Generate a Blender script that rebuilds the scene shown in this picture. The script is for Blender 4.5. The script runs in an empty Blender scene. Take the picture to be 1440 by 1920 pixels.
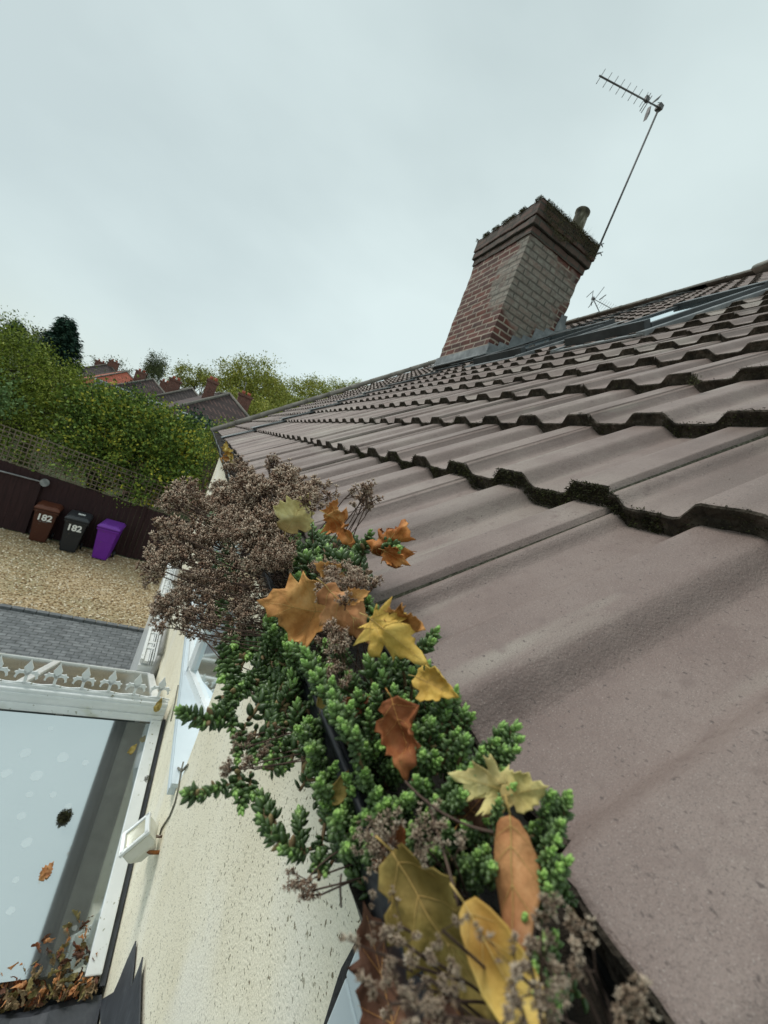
import bpy, bmesh, math, random
from mathutils import Vector, Matrix, noise
R_ = math.radians
rnd = random.Random(7)
scene = bpy.context.scene
C = scene.collection

# ------------------------------------------------------------------ camera
YAW, PIT, ROLL, FPX, = 0.43424711, -0.05121113, 0.36743709, 791.145
F = Vector((math.sin(YAW)*math.cos(PIT), math.cos(YAW)*math.cos(PIT), math.sin(PIT)))
_r = Vector((math.cos(YAW), -math.sin(YAW), 0)); _u = _r.cross(F)
RT = _r*math.cos(ROLL) + _u*math.sin(ROLL)
UP = -_r*math.sin(ROLL) + _u*math.cos(ROLL)
cam_d = bpy.data.cameras.new('camera'); cam = bpy.data.objects.new('camera', cam_d); C.objects.link(cam)
m = Matrix((RT, UP, -F)).transposed().to_4x4(); cam.matrix_world = m
cam_d.sensor_fit = 'VERTICAL'; cam_d.sensor_height = 36; cam_d.lens = FPX/1920*36
cam_d.clip_start = .005; cam_d.clip_end = 900
cam_d.dof.use_dof = True; cam_d.dof.focus_distance = .6; cam_d.dof.aperture_fstop = 14
scene.camera = cam
scene.render.resolution_x = 768; scene.render.resolution_y = 1024

# ------------------------------------------------------------------ world: overcast sky
SUN_EL, SUN_AZ = R_(48), R_(-45)
w = bpy.data.worlds.new('World'); scene.world = w; w.use_nodes = True
nt = w.node_tree; nt.nodes.clear()
out = nt.nodes.new('ShaderNodeOutputWorld')
sky = nt.nodes.new('ShaderNodeTexSky'); sky.sky_type = 'NISHITA'; sky.sun_disc = False
sky.sun_elevation = SUN_EL; sky.sun_rotation = SUN_AZ
bg1 = nt.nodes.new('ShaderNodeBackground'); bg1.inputs['Strength'].default_value = .05
nt.links.new(sky.outputs[0], bg1.inputs['Color'])
tc = nt.nodes.new('ShaderNodeTexCoord')
mp = nt.nodes.new('ShaderNodeMapping'); mp.inputs['Scale'].default_value = (1.0, 1.2, 2.0); mp.inputs['Rotation'].default_value = (.15, .3, .6)
nt.links.new(tc.outputs['Generated'], mp.inputs[0])
n1 = nt.nodes.new('ShaderNodeTexNoise'); n1.inputs['Scale'].default_value = 1.1; n1.inputs['Detail'].default_value = 6; n1.inputs['Roughness'].default_value = .45
nt.links.new(mp.outputs[0], n1.inputs['Vector'])
cr = nt.nodes.new('ShaderNodeValToRGB')
cr.color_ramp.elements[0].position = .36; cr.color_ramp.elements[0].color = (.53, .625, .625, 1)
cr.color_ramp.elements[1].position = .64; cr.color_ramp.elements[1].color = (.71, .825, .815, 1)
nt.links.new(n1.outputs[0], cr.inputs[0])
bg2 = nt.nodes.new('ShaderNodeBackground'); bg2.inputs['Strength'].default_value = .88
nt.links.new(cr.outputs[0], bg2.inputs['Color'])
ad = nt.nodes.new('ShaderNodeMixShader'); ad.inputs[0].default_value = .86; nt.links.new(bg1.outputs[0], ad.inputs[1]); nt.links.new(bg2.outputs[0], ad.inputs[2])
nt.links.new(ad.outputs[0], out.inputs[0])
sl = bpy.data.lights.new('sun', 'SUN'); sl.energy = 1.5; sl.angle = R_(18); sl.color = (1, .97, .93)
so = bpy.data.objects.new('sun', sl); C.objects.link(so)
sd = Vector((math.sin(SUN_AZ)*math.cos(SUN_EL), math.cos(SUN_AZ)*math.cos(SUN_EL), math.sin(SUN_EL)))
so.rotation_euler = sd.to_track_quat('Z', 'Y').to_euler()
scene.view_settings.view_transform = 'Standard'; scene.view_settings.look = 'None'
scene.view_settings.exposure = .42; scene.view_settings.gamma = 1

# ------------------------------------------------------------------ pixel -> place helpers
def ray(x, y): return F + RT*((x-720)/FPX) - UP*((y-960)/FPX)
def atX(x, y, X): d = ray(x, y); return d*(X/d.x)
def atY(x, y, Y): d = ray(x, y); return d*(Y/d.y)
def atZ(x, y, Z): d = ray(x, y); return d*(Z/d.z)
GZ = -4.8
PR = R_(40); PT = R_(35.14)
S1 = Vector((math.cos(PR), 0, math.sin(PR))); N1 = Vector((-math.sin(PR), 0, math.cos(PR)))
S2 = Vector((math.cos(PT), 0, math.sin(PT))); N2 = Vector((-math.sin(PT), 0, math.cos(PT)))
YV = Vector((0, 1, 0)); ZV = Vector((0, 0, 1)); XV = Vector((1, 0, 0))
H0, S0, GA = -.195, .073, .306
def atRoof(x, y, lift=0):
    d = ray(x, y); return d*((H0+lift)/(N1.dot(d)))
def roofP(s, Y, n=0): return S1*s + N1*(H0+n) + YV*Y
AX = Vector((.146, 0, -.118))
def gut(x, y, r=.050):
    """point on the mound of growth that fills the gutter, seen at x, y"""
    d = ray(x, y); a = d.x*d.x+d.z*d.z; b = d.x*AX.x+d.z*AX.z; c = AX.x**2+AX.z**2-r*r
    disc = b*b-a*c
    t = (b-math.sqrt(disc))/a if disc > 0 else b/a
    return d*t

# ------------------------------------------------------------------ object helpers
def tag(o, label=None, cat=None, group=None, kind=None):
    if label: o['label'] = label
    if cat: o['category'] = cat
    if group: o['group'] = group
    if kind: o['kind'] = kind
    return o
def empty(name, loc, label, cat, group=None):
    o = bpy.data.objects.new(name, None); C.objects.link(o); o.location = loc; o.empty_display_size = .1
    return tag(o, label, cat, group)
def obj(name, bm, mats, parent=None, smooth=False):
    me = bpy.data.meshes.new(name)
    if isinstance(bm, bmesh.types.BMesh): bm.to_mesh(me); bm.free()
    else: me.from_pydata(*bm)
    if not isinstance(mats, (list, tuple)): mats = [mats]
    for q in mats: me.materials.append(q)
    if smooth:
        for p in me.polygons: p.use_smooth = True
    o = bpy.data.objects.new(name, me); C.objects.link(o)
    if parent is not None:
        o.parent = parent
        root = parent
        off = Vector((0, 0, 0))
        while root is not None: off += root.location; root = root.parent
        o.location = -off                      # geometry is written in world coordinates
    return o
def B(): return bmesh.new()
def quad(bm, pts, mi=0):
    f = bm.faces.new([bm.verts.new(p) for p in pts]); f.material_index = mi; return f
def box(bm, c, sx, sy, sz, ax=None, mi=0, bev=0):
    """box centred at c; ax = three unit axes"""
    ax = ax or (XV, YV, ZV); c = Vector(c)
    vs = [bm.verts.new(c + ax[0]*(sx/2*i) + ax[1]*(sy/2*j) + ax[2]*(sz/2*k)) for i in (-1, 1) for j in (-1, 1) for k in (-1, 1)]
    fs = []
    for q in ((0, 1, 3, 2), (4, 6, 7, 5), (0, 4, 5, 1), (2, 3, 7, 6), (0, 2, 6, 4), (1, 5, 7, 3)):
        f = bm.faces.new([vs[i] for i in q]); f.material_index = mi; fs.append(f)
    if bev:
        es = list({e for f in fs for e in f.edges})
        bmesh.ops.bevel(bm, geom=es, offset=bev, segments=2, affect='EDGES', profile=.6)
def boxab(bm, a, b, mi=0, bev=0):
    a = Vector(a); b = Vector(b); box(bm, (a+b)/2, abs(b.x-a.x), abs(b.y-a.y), abs(b.z-a.z), mi=mi, bev=bev)
def tube(bm, pts, rad, n=8, mi=0, cap=True):
    pts = [Vector(p) for p in pts]; rings = []
    rr = rad if isinstance(rad, (list, tuple)) else [rad]*len(pts)
    a0 = None
    for i, p in enumerate(pts):
        t = (pts[min(i+1, len(pts)-1)]-pts[max(i-1, 0)])
        t = t.normalized() if t.length > 1e-9 else Vector((0, 0, 1))
        if a0 is None: a0 = t.orthogonal().normalized()
        a0 = (a0 - t*a0.dot(t)); a0 = a0.normalized() if a0.length > 1e-6 else t.orthogonal().normalized()
        b0 = t.cross(a0)
        rings.append([bm.verts.new(p + (a0*math.cos(2*math.pi*k/n)+b0*math.sin(2*math.pi*k/n))*rr[i]) for k in range(n)])
    for i in range(len(rings)-1):
        for k in range(n):
            f = bm.faces.new((rings[i][k], rings[i][(k+1) % n], rings[i+1][(k+1) % n], rings[i+1][k])); f.material_index = mi; f.smooth = True
    if cap and n > 2:
        for rg, rev in ((rings[0], True), (rings[-1], False)):
            f = bm.faces.new(rg[::-1] if rev else rg); f.material_index = mi
def bar(bm, a, b, w_, h_, up=ZV, mi=0, bev=0):
    a = Vector(a); b = Vector(b); t = (b-a); L = t.length; t.normalize()
    s = t.cross(up).normalized(); u = s.cross(t).normalized()
    box(bm, (a+b)/2, L, w_, h_, (t, s, u), mi, bev)
def ngon_prism(bm, pts, d, mi=0):
    """extrude polygon pts by vector d"""
    d = Vector(d); a = [bm.verts.new(p) for p in pts]; b = [bm.verts.new(Vector(p)+d) for p in pts]; n = len(a)
    f = bm.faces.new(a); f.material_index = mi
    f = bm.faces.new(b[::-1]); f.material_index = mi
    for i in range(n):
        f = bm.faces.new((a[i], b[i], b[(i+1) % n], a[(i+1) % n])); f.material_index = mi

# ------------------------------------------------------------------ materials
def mat(name, col, rough=.7, **k):
    """col: one colour, or [(pos, colour), ...] driven by noise; k: scale, detail, bump, bscale, speck=(col, scale, thr), metal, spec, stretch, island"""
    M = bpy.data.materials.new(name); M.use_nodes = True; t = M.node_tree; p = t.nodes['Principled BSDF']
    p.inputs['Roughness'].default_value = rough; p.inputs['Metallic'].default_value = k.get('metal', 0)
    p.inputs['Specular IOR Level'].default_value = k.get('spec', .4)
    if k.get('coat'): p.inputs['Coat Weight'].default_value = k['coat']
    if k.get('sss'): p.inputs['Subsurface Weight'].default_value = k['sss']; p.inputs['Subsurface Radius'].default_value = (.3, .5, .1); p.inputs['Subsurface Scale'].default_value = k.get('sscale', .003)
    tc = t.nodes.new('ShaderNodeTexCoord'); mp = t.nodes.new('ShaderNodeMapping'); t.links.new(tc.outputs['Object'], mp.inputs[0])
    mp.inputs['Scale'].default_value = k.get('stretch', (1, 1, 1)); mp.inputs['Rotation'].default_value = k.get('rot', (0, 0, 0))
    cur = None
    if isinstance(col, list):
        cr = t.nodes.new('ShaderNodeValToRGB'); els = cr.color_ramp.elements
        while len(els) < len(col): els.new(.5)
        for e, (ps, c) in zip(els, col): e.position = ps; e.color = (*c, 1)
        if k.get('island') or k.get('attr') or k.get('objrand'):
            if k.get('attr'):
                g = t.nodes.new('ShaderNodeAttribute'); g.attribute_name = k['attr']; src = g.outputs['Fac']
            elif k.get('objrand'):
                g = t.nodes.new('ShaderNodeObjectInfo'); src = g.outputs['Random']
            else:
                g = t.nodes.new('ShaderNodeNewGeometry'); src = g.outputs['Random Per Island']
            nz = t.nodes.new('ShaderNodeTexNoise'); nz.inputs['Scale'].default_value = k.get('scale', 5); nz.inputs['Detail'].default_value = 3
            t.links.new(mp.outputs[0], nz.inputs['Vector'])
            mx = t.nodes.new('ShaderNodeMix'); mx.data_type = 'FLOAT'; mx.inputs[0].default_value = k.get('nmix', .5)
            t.links.new(src, mx.inputs[2]); t.links.new(nz.outputs[0], mx.inputs[3]); t.links.new(mx.outputs[0], cr.inputs[0])
        else:
            nz = t.nodes.new('ShaderNodeTexNoise'); nz.inputs['Scale'].default_value = k.get('scale', 5); nz.inputs['Detail'].default_value = k.get('detail', 5); nz.inputs['Roughness'].default_value = k.get('nrough', .6)
            t.links.new(mp.outputs[0], nz.inputs['Vector']); t.links.new(nz.outputs[0], cr.inputs[0])
        cur = cr.outputs[0]
    else:
        rg = t.nodes.new('ShaderNodeRGB'); rg.outputs[0].default_value = (*col, 1); cur = rg.outputs[0]
    for sp in k.get('specks', []):
        c2, sc, lo, hi, st = sp
        m2 = t.nodes.new('ShaderNodeMapping'); t.links.new(tc.outputs['Object'], m2.inputs[0]); m2.inputs['Scale'].default_value = st
        n2 = t.nodes.new('ShaderNodeTexNoise'); n2.inputs['Scale'].default_value = sc; n2.inputs['Detail'].default_value = 2
        t.links.new(m2.outputs[0], n2.inputs['Vector'])
        mr = t.nodes.new('ShaderNodeMapRange'); mr.inputs['From Min'].default_value = lo; mr.inputs['From Max'].default_value = hi
        t.links.new(n2.outputs[0], mr.inputs['Value'])
        mx = t.nodes.new('ShaderNodeMix'); mx.data_type = 'RGBA'; mx.inputs['B'].default_value = (*c2, 1)
        t.links.new(mr.outputs[0], mx.inputs['Factor']); t.links.new(cur, mx.inputs['A']); cur = mx.outputs['Result']
    t.links.new(cur, p.inputs['Base Color'])
    if k.get('bump'):
        prev = None
        for st, sc in ([(k['bump'], k.get('bscale', 30))] + k.get('bumps', [])):
            nb = t.nodes.new('ShaderNodeTexNoise'); nb.inputs['Scale'].default_value = sc; nb.inputs['Detail'].default_value = 4
            t.links.new(mp.outputs[0] if k.get('bstretch') else tc.outputs['Object'], nb.inputs['Vector'])
            bp = t.nodes.new('ShaderNodeBump'); bp.inputs['Strength'].default_value = st; bp.inputs['Distance'].default_value = k.get('bdist', .01)
            t.links.new(nb.outputs[0], bp.inputs['Height'])
            if prev: t.links.new(prev, bp.inputs['Normal'])
            prev = bp.outputs[0]
        t.links.new(prev, p.inputs['Normal'])
    return M
def brickmat(name, c1, c2, mortar, bw, bh, ms, axes, rough=.85, patch=None):
    """brick pattern; axes = (u, v) as strings of object coordinates"""
    M = bpy.data.materials.new(name); M.use_nodes = True; t = M.node_tree; p = t.nodes['Principled BSDF']; p.inputs['Roughness'].default_value = rough
    tc = t.nodes.new('ShaderNodeTexCoord'); sp = t.nodes.new('ShaderNodeSeparateXYZ'); cb = t.nodes.new('ShaderNodeCombineXYZ')
    t.links.new(tc.outputs['Object'], sp.inputs[0])
    if axes[0] == 'XY':
        a = t.nodes.new('ShaderNodeMath'); a.operation = 'ADD'; t.links.new(sp.outputs[0], a.inputs[0]); t.links.new(sp.outputs[1], a.inputs[1]); t.links.new(a.outputs[0], cb.inputs[0])
    else: t.links.new(sp.outputs[axes[0]], cb.inputs[0])
    t.links.new(sp.outputs[axes[1]], cb.inputs[1])
    br = t.nodes.new('ShaderNodeTexBrick'); br.inputs['Scale'].default_value = 1; br.inputs['Mortar Size'].default_value = ms
    br.inputs['Brick Width'].default_value = bw; br.inputs['Row Height'].default_value = bh; br.inputs['Bias'].default_value = -.1
    br.inputs['Color1'].default_value = (*c1, 1); br.inputs['Color2'].default_value = (*c2, 1); br.inputs['Mortar'].default_value = (*mortar, 1); br.inputs['Mortar Smooth'].default_value = .15
    wn = t.nodes.new('ShaderNodeTexNoise'); wn.inputs['Scale'].default_value = 14; t.links.new(tc.outputs['Object'], wn.inputs['Vector'])
    vm = t.nodes.new('ShaderNodeVectorMath'); vm.operation = 'MULTIPLY_ADD'; vm.inputs[1].default_value = (.008, .008, .008); t.links.new(wn.outputs['Color'], vm.inputs[0]); t.links.new(cb.outputs[0], vm.inputs[2])
    t.links.new(vm.outputs[0], br.inputs['Vector'])
    nz = t.nodes.new('ShaderNodeTexNoise'); nz.inputs['Scale'].default_value = 9; nz.inputs['Detail'].default_value = 6; t.links.new(tc.outputs['Object'], nz.inputs['Vector'])
    cur = br.outputs['Color']
    mr = t.nodes.new('ShaderNodeMapRange'); mr.inputs['From Min'].default_value = .3; mr.inputs['From Max'].default_value = .75; mr.inputs['To Min'].default_value = .65; mr.inputs['To Max'].default_value = 1.3
    t.links.new(nz.outputs[0], mr.inputs['Value'])
    mx = t.nodes.new('ShaderNodeMix'); mx.data_type = 'RGBA'; mx.blend_type = 'MULTIPLY'; mx.inputs['Factor'].default_value = 1
    t.links.new(cur, mx.inputs['A']); t.links.new(mr.outputs[0], mx.inputs['B']); cur = mx.outputs['Result']
    if patch:
        pc, (px, py, pz), rad = patch
        n3 = t.nodes.new('ShaderNodeTexNoise'); n3.inputs['Scale'].default_value = 3.2; n3.inputs['Detail'].default_value = 5; t.links.new(tc.outputs['Object'], n3.inputs['Vector'])
        ds = t.nodes.new('ShaderNodeVectorMath'); ds.operation = 'DISTANCE'; ds.inputs[1].default_value = (px, py, pz); t.links.new(tc.outputs['Object'], ds.inputs[0])
        ma = t.nodes.new('ShaderNodeMath'); ma.operation = 'MULTIPLY_ADD'; ma.inputs[1].default_value = .9; t.links.new(n3.outputs[0], ma.inputs[0]); t.links.new(ds.outputs['Value'], ma.inputs[2])
        m3 = t.nodes.new('ShaderNodeMapRange'); m3.inputs['From Min'].default_value = rad; m3.inputs['From Max'].default_value = rad+.12; m3.inputs['To Min'].default_value = .85; m3.inputs['To Max'].default_value = 0
        t.links.new(ma.outputs[0], m3.inputs['Value'])
        m4 = t.nodes.new('ShaderNodeMix'); m4.data_type = 'RGBA'; m4.blend_type = 'MIX'; t.links.new(m3.outputs[0], m4.inputs['Factor'])
        m5 = t.nodes.new('ShaderNodeMix'); m5.data_type = 'RGBA'; m5.blend_type = 'MULTIPLY'; m5.inputs['Factor'].default_value = .8; m5.inputs['A'].default_value = (*pc, 1)
        gr = t.nodes.new('ShaderNodeMapRange'); gr.inputs['To Min'].default_value = 1.0; gr.inputs['To Max'].default_value = .08; t.links.new(br.outputs['Fac'], gr.inputs['Value']); t.links.new(gr.outputs[0], m5.inputs['B'])
        bm_ = t.nodes.new('ShaderNodeMix'); bm_.data_type = 'RGBA'; bm_.inputs['B'].default_value = (*pc, 1)
        n6 = t.nodes.new('ShaderNodeTexNoise'); n6.inputs['Scale'].default_value = 16; n6.inputs['Detail'].default_value = 8; n6.inputs['Roughness'].default_value = .7; t.links.new(tc.outputs['Object'], n6.inputs['Vector'])
        r6 = t.nodes.new('ShaderNodeMapRange'); r6.inputs['From Min'].default_value = .38; r6.inputs['From Max'].default_value = .68; r6.inputs['To Min'].default_value = .45; r6.inputs['To Max'].default_value = 1; t.links.new(n6.outputs[0], r6.inputs['Value'])
        t.links.new(r6.outputs[0], bm_.inputs['Factor']); t.links.new(cur, bm_.inputs['A']); t.links.new(bm_.outputs['Result'], m5.inputs['A'])
        t.links.new(cur, m4.inputs['A']); t.links.new(m5.outputs['Result'], m4.inputs['B']); cur = m4.outputs['Result']
    t.links.new(cur, p.inputs['Base Color'])
    bp = t.nodes.new('ShaderNodeBump'); bp.inputs['Strength'].default_value = .8; bp.inputs['Distance'].default_value = .008; bp.invert = True
    ma = t.nodes.new('ShaderNodeMath'); ma.operation = 'MULTIPLY_ADD'; ma.inputs[1].default_value = .4; t.links.new(nz.outputs[0], ma.inputs[0]); t.links.new(br.outputs['Fac'], ma.inputs[2])
    t.links.new(ma.outputs[0], bp.inputs['Height']); t.links.new(bp.outputs[0], p.inputs['Normal'])
    return M

M = {}
M['tile'] = mat('concrete_tile', [(.24, (.120, .080, .069)), (.42, (.190, .138, .120)), (.56, (.232, .178, .156)), (.76, (.315, .262, .226))], .6, scale=4.5, detail=12, nrough=.68,
    specks=[((.36, .32, .27), 2.6, .52, .80, (1, .6, 1)), ((.115, .082, .068), 11, .54, .76, (.22, 1, .22)), ((.30, .26, .22), 26, .60, .78, (.15, 1, .15)), ((.085, .062, .055), 420, .64, .74, (1, .6, 1)), ((.14, .108, .096), 1500, .52, .72, (1, 1, 1)), ((.33, .28, .25), 1300, .60, .76, (1, 1, 1)), ((.17, .125, .11), 60, .60, .78, (1, 1, 1))],
    bump=.7, bscale=520, bdist=.0011, bumps=[(.6, 150), (.35, 30)], spec=.45)
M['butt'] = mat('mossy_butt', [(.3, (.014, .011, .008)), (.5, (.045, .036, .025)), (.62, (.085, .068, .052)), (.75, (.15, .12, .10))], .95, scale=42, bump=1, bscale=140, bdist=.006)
M['joint'] = mat('tile_joint', [(.3, (.030, .026, .018)), (.52, (.09, .082, .055)), (.7, (.20, .185, .14))], .95, scale=220, bump=.8, bscale=200, bdist=.003)
M['moss'] = mat('moss', [(.2, (.018, .020, .008)), (.55, (.045, .042, .018)), (.8, (.085, .095, .03))], .95, scale=30, island=True, nmix=.5)
M['ridge'] = mat('ridge_tile', [(.3, (.085, .080, .068)), (.6, (.17, .155, .13)), (.8, (.24, .225, .19))], .8, scale=7, detail=7, bump=.5, bscale=50, bdist=.005)
M['mortar'] = mat('mortar', [(.3, (.09, .085, .075)), (.7, (.22, .21, .19))], .95, scale=20, bump=.7, bscale=60, bdist=.006)
M['lead'] = mat('lead', [(.3, (.10, .11, .115)), (.5, (.19, .205, .21)), (.72, (.36, .37, .365))], .7, scale=6, detail=8, metal=0, bump=.3, bscale=20, bdist=.006)
M['deadlead'] = mat('dark_lead', [(.3, (.028, .032, .038)), (.6, (.05, .056, .066)), (.8, (.12, .13, .14))], .5, scale=9, detail=7, bump=.4, bscale=30, bdist=.005)
M['render'] = mat('pebbledash', [(.3, (.78, .715, .54)), (.55, (.875, .82, .655)), (.75, (.90, .87, .75))], .95, scale=2.2, detail=6,
    specks=[((.22, .19, .12), 150, .63, .68, (1, 1, 1)), ((.38, .35, .25), 60, .66, .72, (1, 1, 1)), ((.86, .84, .76), 1.4, .55, .72, (1, 1, .7)), ((.45, .40, .26), .9, .60, .85, (1, 1, .5))], bump=.7, bscale=200, bdist=.003)
M['upvc'] = mat('white_upvc', [(.3, (.66, .69, .68)), (.6, (.78, .80, .80)), (.8, (.83, .85, .85))], .28, scale=4, detail=6, specks=[((.50, .51, .42), 9, .60, .80, (1, 1, 1)), ((.30, .30, .22), 45, .68, .74, (1, 1, 1))], spec=.5)
M['upvcblue'] = mat('sill_upvc', [(.3, (.56, .64, .68)), (.7, (.68, .76, .80))], .35, scale=3)
M['gutter'] = mat('black_pvc', [(.3, (.010, .011, .014)), (.7, (.026, .028, .034))], .32, scale=14, bump=.2, bscale=60, bdist=.002)
M['fascia'] = mat('weathered_fascia', [(.3, (.13, .12, .10)), (.7, (.24, .225, .19))], .7, scale=9, detail=6)
M['black'] = mat('bitumen_edge', [(.3, (.022, .022, .024)), (.6, (.05, .05, .05)), (.8, (.11, .105, .09))], .9, scale=25, bump=1, bscale=90, bdist=.008)
M['soil'] = mat('gutter_soil', [(.3, (.006, .005, .004)), (.7, (.03, .022, .014))], 1, scale=60, bump=1, bscale=120, bdist=.01)
M['dark'] = mat('dark_void', (.006, .006, .006), 1)
M['felt_gap_shade'] = mat('roof_felt', [(.3, (.010, .010, .010)), (.7, (.03, .03, .028))], .9, scale=20)  # felt under the tiles; also colours the painted gap shade at the eaves
# glass that mirrors the sky, with water marks
def glassmat(name, tint, body, refl, rough=.05, dirt=None):
    G = bpy.data.materials.new(name); G.use_nodes = True; t = G.node_tree; t.nodes.clear()
    o = t.nodes.new('ShaderNodeOutputMaterial'); g = t.nodes.new('ShaderNodeBsdfGlossy'); g.inputs['Roughness'].default_value = rough; g.inputs['Color'].default_value = (*tint, 1)
    d = t.nodes.new('ShaderNodeBsdfDiffuse'); d.inputs['Color'].default_value = (*body, 1)
    tc = t.nodes.new('ShaderNodeTexCoord'); n = t.nodes.new('ShaderNodeTexNoise'); n.inputs['Scale'].default_value = 5 if dirt else 3; n.inputs['Detail'].default_value = 5
    t.links.new(tc.outputs['Object'], n.inputs['Vector'])
    cr = t.nodes.new('ShaderNodeValToRGB'); cr.color_ramp.elements[0].position = .35; cr.color_ramp.elements[0].color = (*body, 1); cr.color_ramp.elements[1].position = .75
    cr.color_ramp.elements[1].color = (*(dirt or [min(1, c*1.35+.01) for c in body]), 1); t.links.new(n.outputs[0], cr.inputs[0]); t.links.new(cr.outputs[0], d.inputs['Color'])
    m = t.nodes.new('ShaderNodeMixShader'); fr = t.nodes.new('ShaderNodeFresnel'); fr.inputs['IOR'].default_value = 1.5
    a = t.nodes.new('ShaderNodeMath'); a.operation = 'ADD'; a.use_clamp = True; a.inputs[1].default_value = refl; t.links.new(fr.outputs[0], a.inputs[0])
    t.links.new(a.outputs[0], m.inputs[0]); t.links.new(d.outputs[0], m.inputs[1]); t.links.new(g.outputs[0], m.inputs[2]); t.links.new(m.outputs[0], o.inputs[0])
    return G
M['roofglass'] = glassmat('conservatory_glass', (.90, .97, .985), (.15, .16, .155), .56, .04)
M['dirtyglass'] = glassmat('dirty_polycarbonate', (.8, .85, .85), (.07, .06, .035), .10, .25, (.22, .18, .11))
M['winglass'] = glassmat('window_glass', (.9, .97, 1), (.17, .21, .22), .24, .03)
M['bayglass'] = glassmat('bay_glass', (.9, .97, 1), (.26, .33, .35), .10, .06)
M['litglass'] = glassmat('lamp_glass', (.9, .9, .85), (.34, .33, .24), .1, .2)

# ------------------------------------------------------------------ ground (structure)
def noisy_sheet(x0, x1, y0, y1, z, step=None):
    bm = B(); quad(bm, [(x0, y0, z), (x1, y0, z), (x1, y1, z), (x0, y1, z)]); return bm
M['earth'] = mat('garden_ground', [(.3, (.030, .045, .015)), (.6, (.06, .075, .025)), (.8, (.10, .09, .05))], 1, scale=.6, detail=8)
M['gravel'] = mat('gravel', [(.28, (.18, .12, .06)), (.45, (.38, .28, .155)), (.58, (.50, .385, .23)), (.72, (.70, .59, .41))], .95, scale=24, detail=3, nrough=.8, bump=1, bscale=30, bdist=.02, specks=[((.75, .68, .55), 38, .64, .68, (1, 1, 1)), ((.10, .07, .04), 34, .64, .70, (1, 1, 1)), ((.26, .23, .13), .5, .5, .75, (1, 1, 1))])
M['paving'] = brickmat('block_paving', (.13, .14, .145), (.20, .21, .215), (.07, .075, .075), .2, .1, .008, (0, 1))
M['kerb'] = mat('kerb_block', [(.3, (.10, .105, .11)), (.7, (.17, .18, .185))], .9, scale=10)
tag(obj('ground', noisy_sheet(-400, 400, -60, 700, GZ-.02), M['earth']), kind='structure')
# individual stones lie on the sheet so that the gravel has a broken surface
bm = noisy_sheet(-26, 1.2, 9.9, 14.42, GZ)
for i in range(16000):
    x = rnd.uniform(-7.5, 1.0); y = rnd.uniform(9.95, 14.4); r = rnd.uniform(.012, .030)
    p = Vector((x, y, GZ+r*.25)); a = rnd.random()*6.28
    top = bm.verts.new(p+Vector((0, 0, r*.7)))
    ring = [bm.verts.new(p+Vector((math.cos(a+k*1.257)*r*rnd.uniform(.7, 1.3), math.sin(a+k*1.257)*r*rnd.uniform(.6, 1.1), rnd.uniform(-.2, .35)*r))) for k in range(5)]
    for k in range(5):
        f = bm.faces.new((top, ring[k], ring[(k+1) % 5])); f.material_index = 1
M['stone'] = mat('gravel_stone', [(.2, (.24, .15, .07)), (.45, (.44, .31, .165)), (.65, (.60, .46, .28)), (.9, (.86, .77, .60))], .9, scale=2, island=True, nmix=.15)
tag(obj('gravel_yard', bm, [M['gravel'], M['stone']]), kind='structure')
tag(obj('brick_paving', noisy_sheet(-26, 1.2, -3, 9.78, GZ+.002), M['paving']), kind='structure')
bm = B()
for i in range(60): box(bm, (1.0-.205*i, 9.84+rnd.uniform(-.005, .005), GZ+.02), .195, .11, .07, bev=.01)
tag(obj('paving_kerb', bm, M['kerb']), kind='structure')

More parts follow.
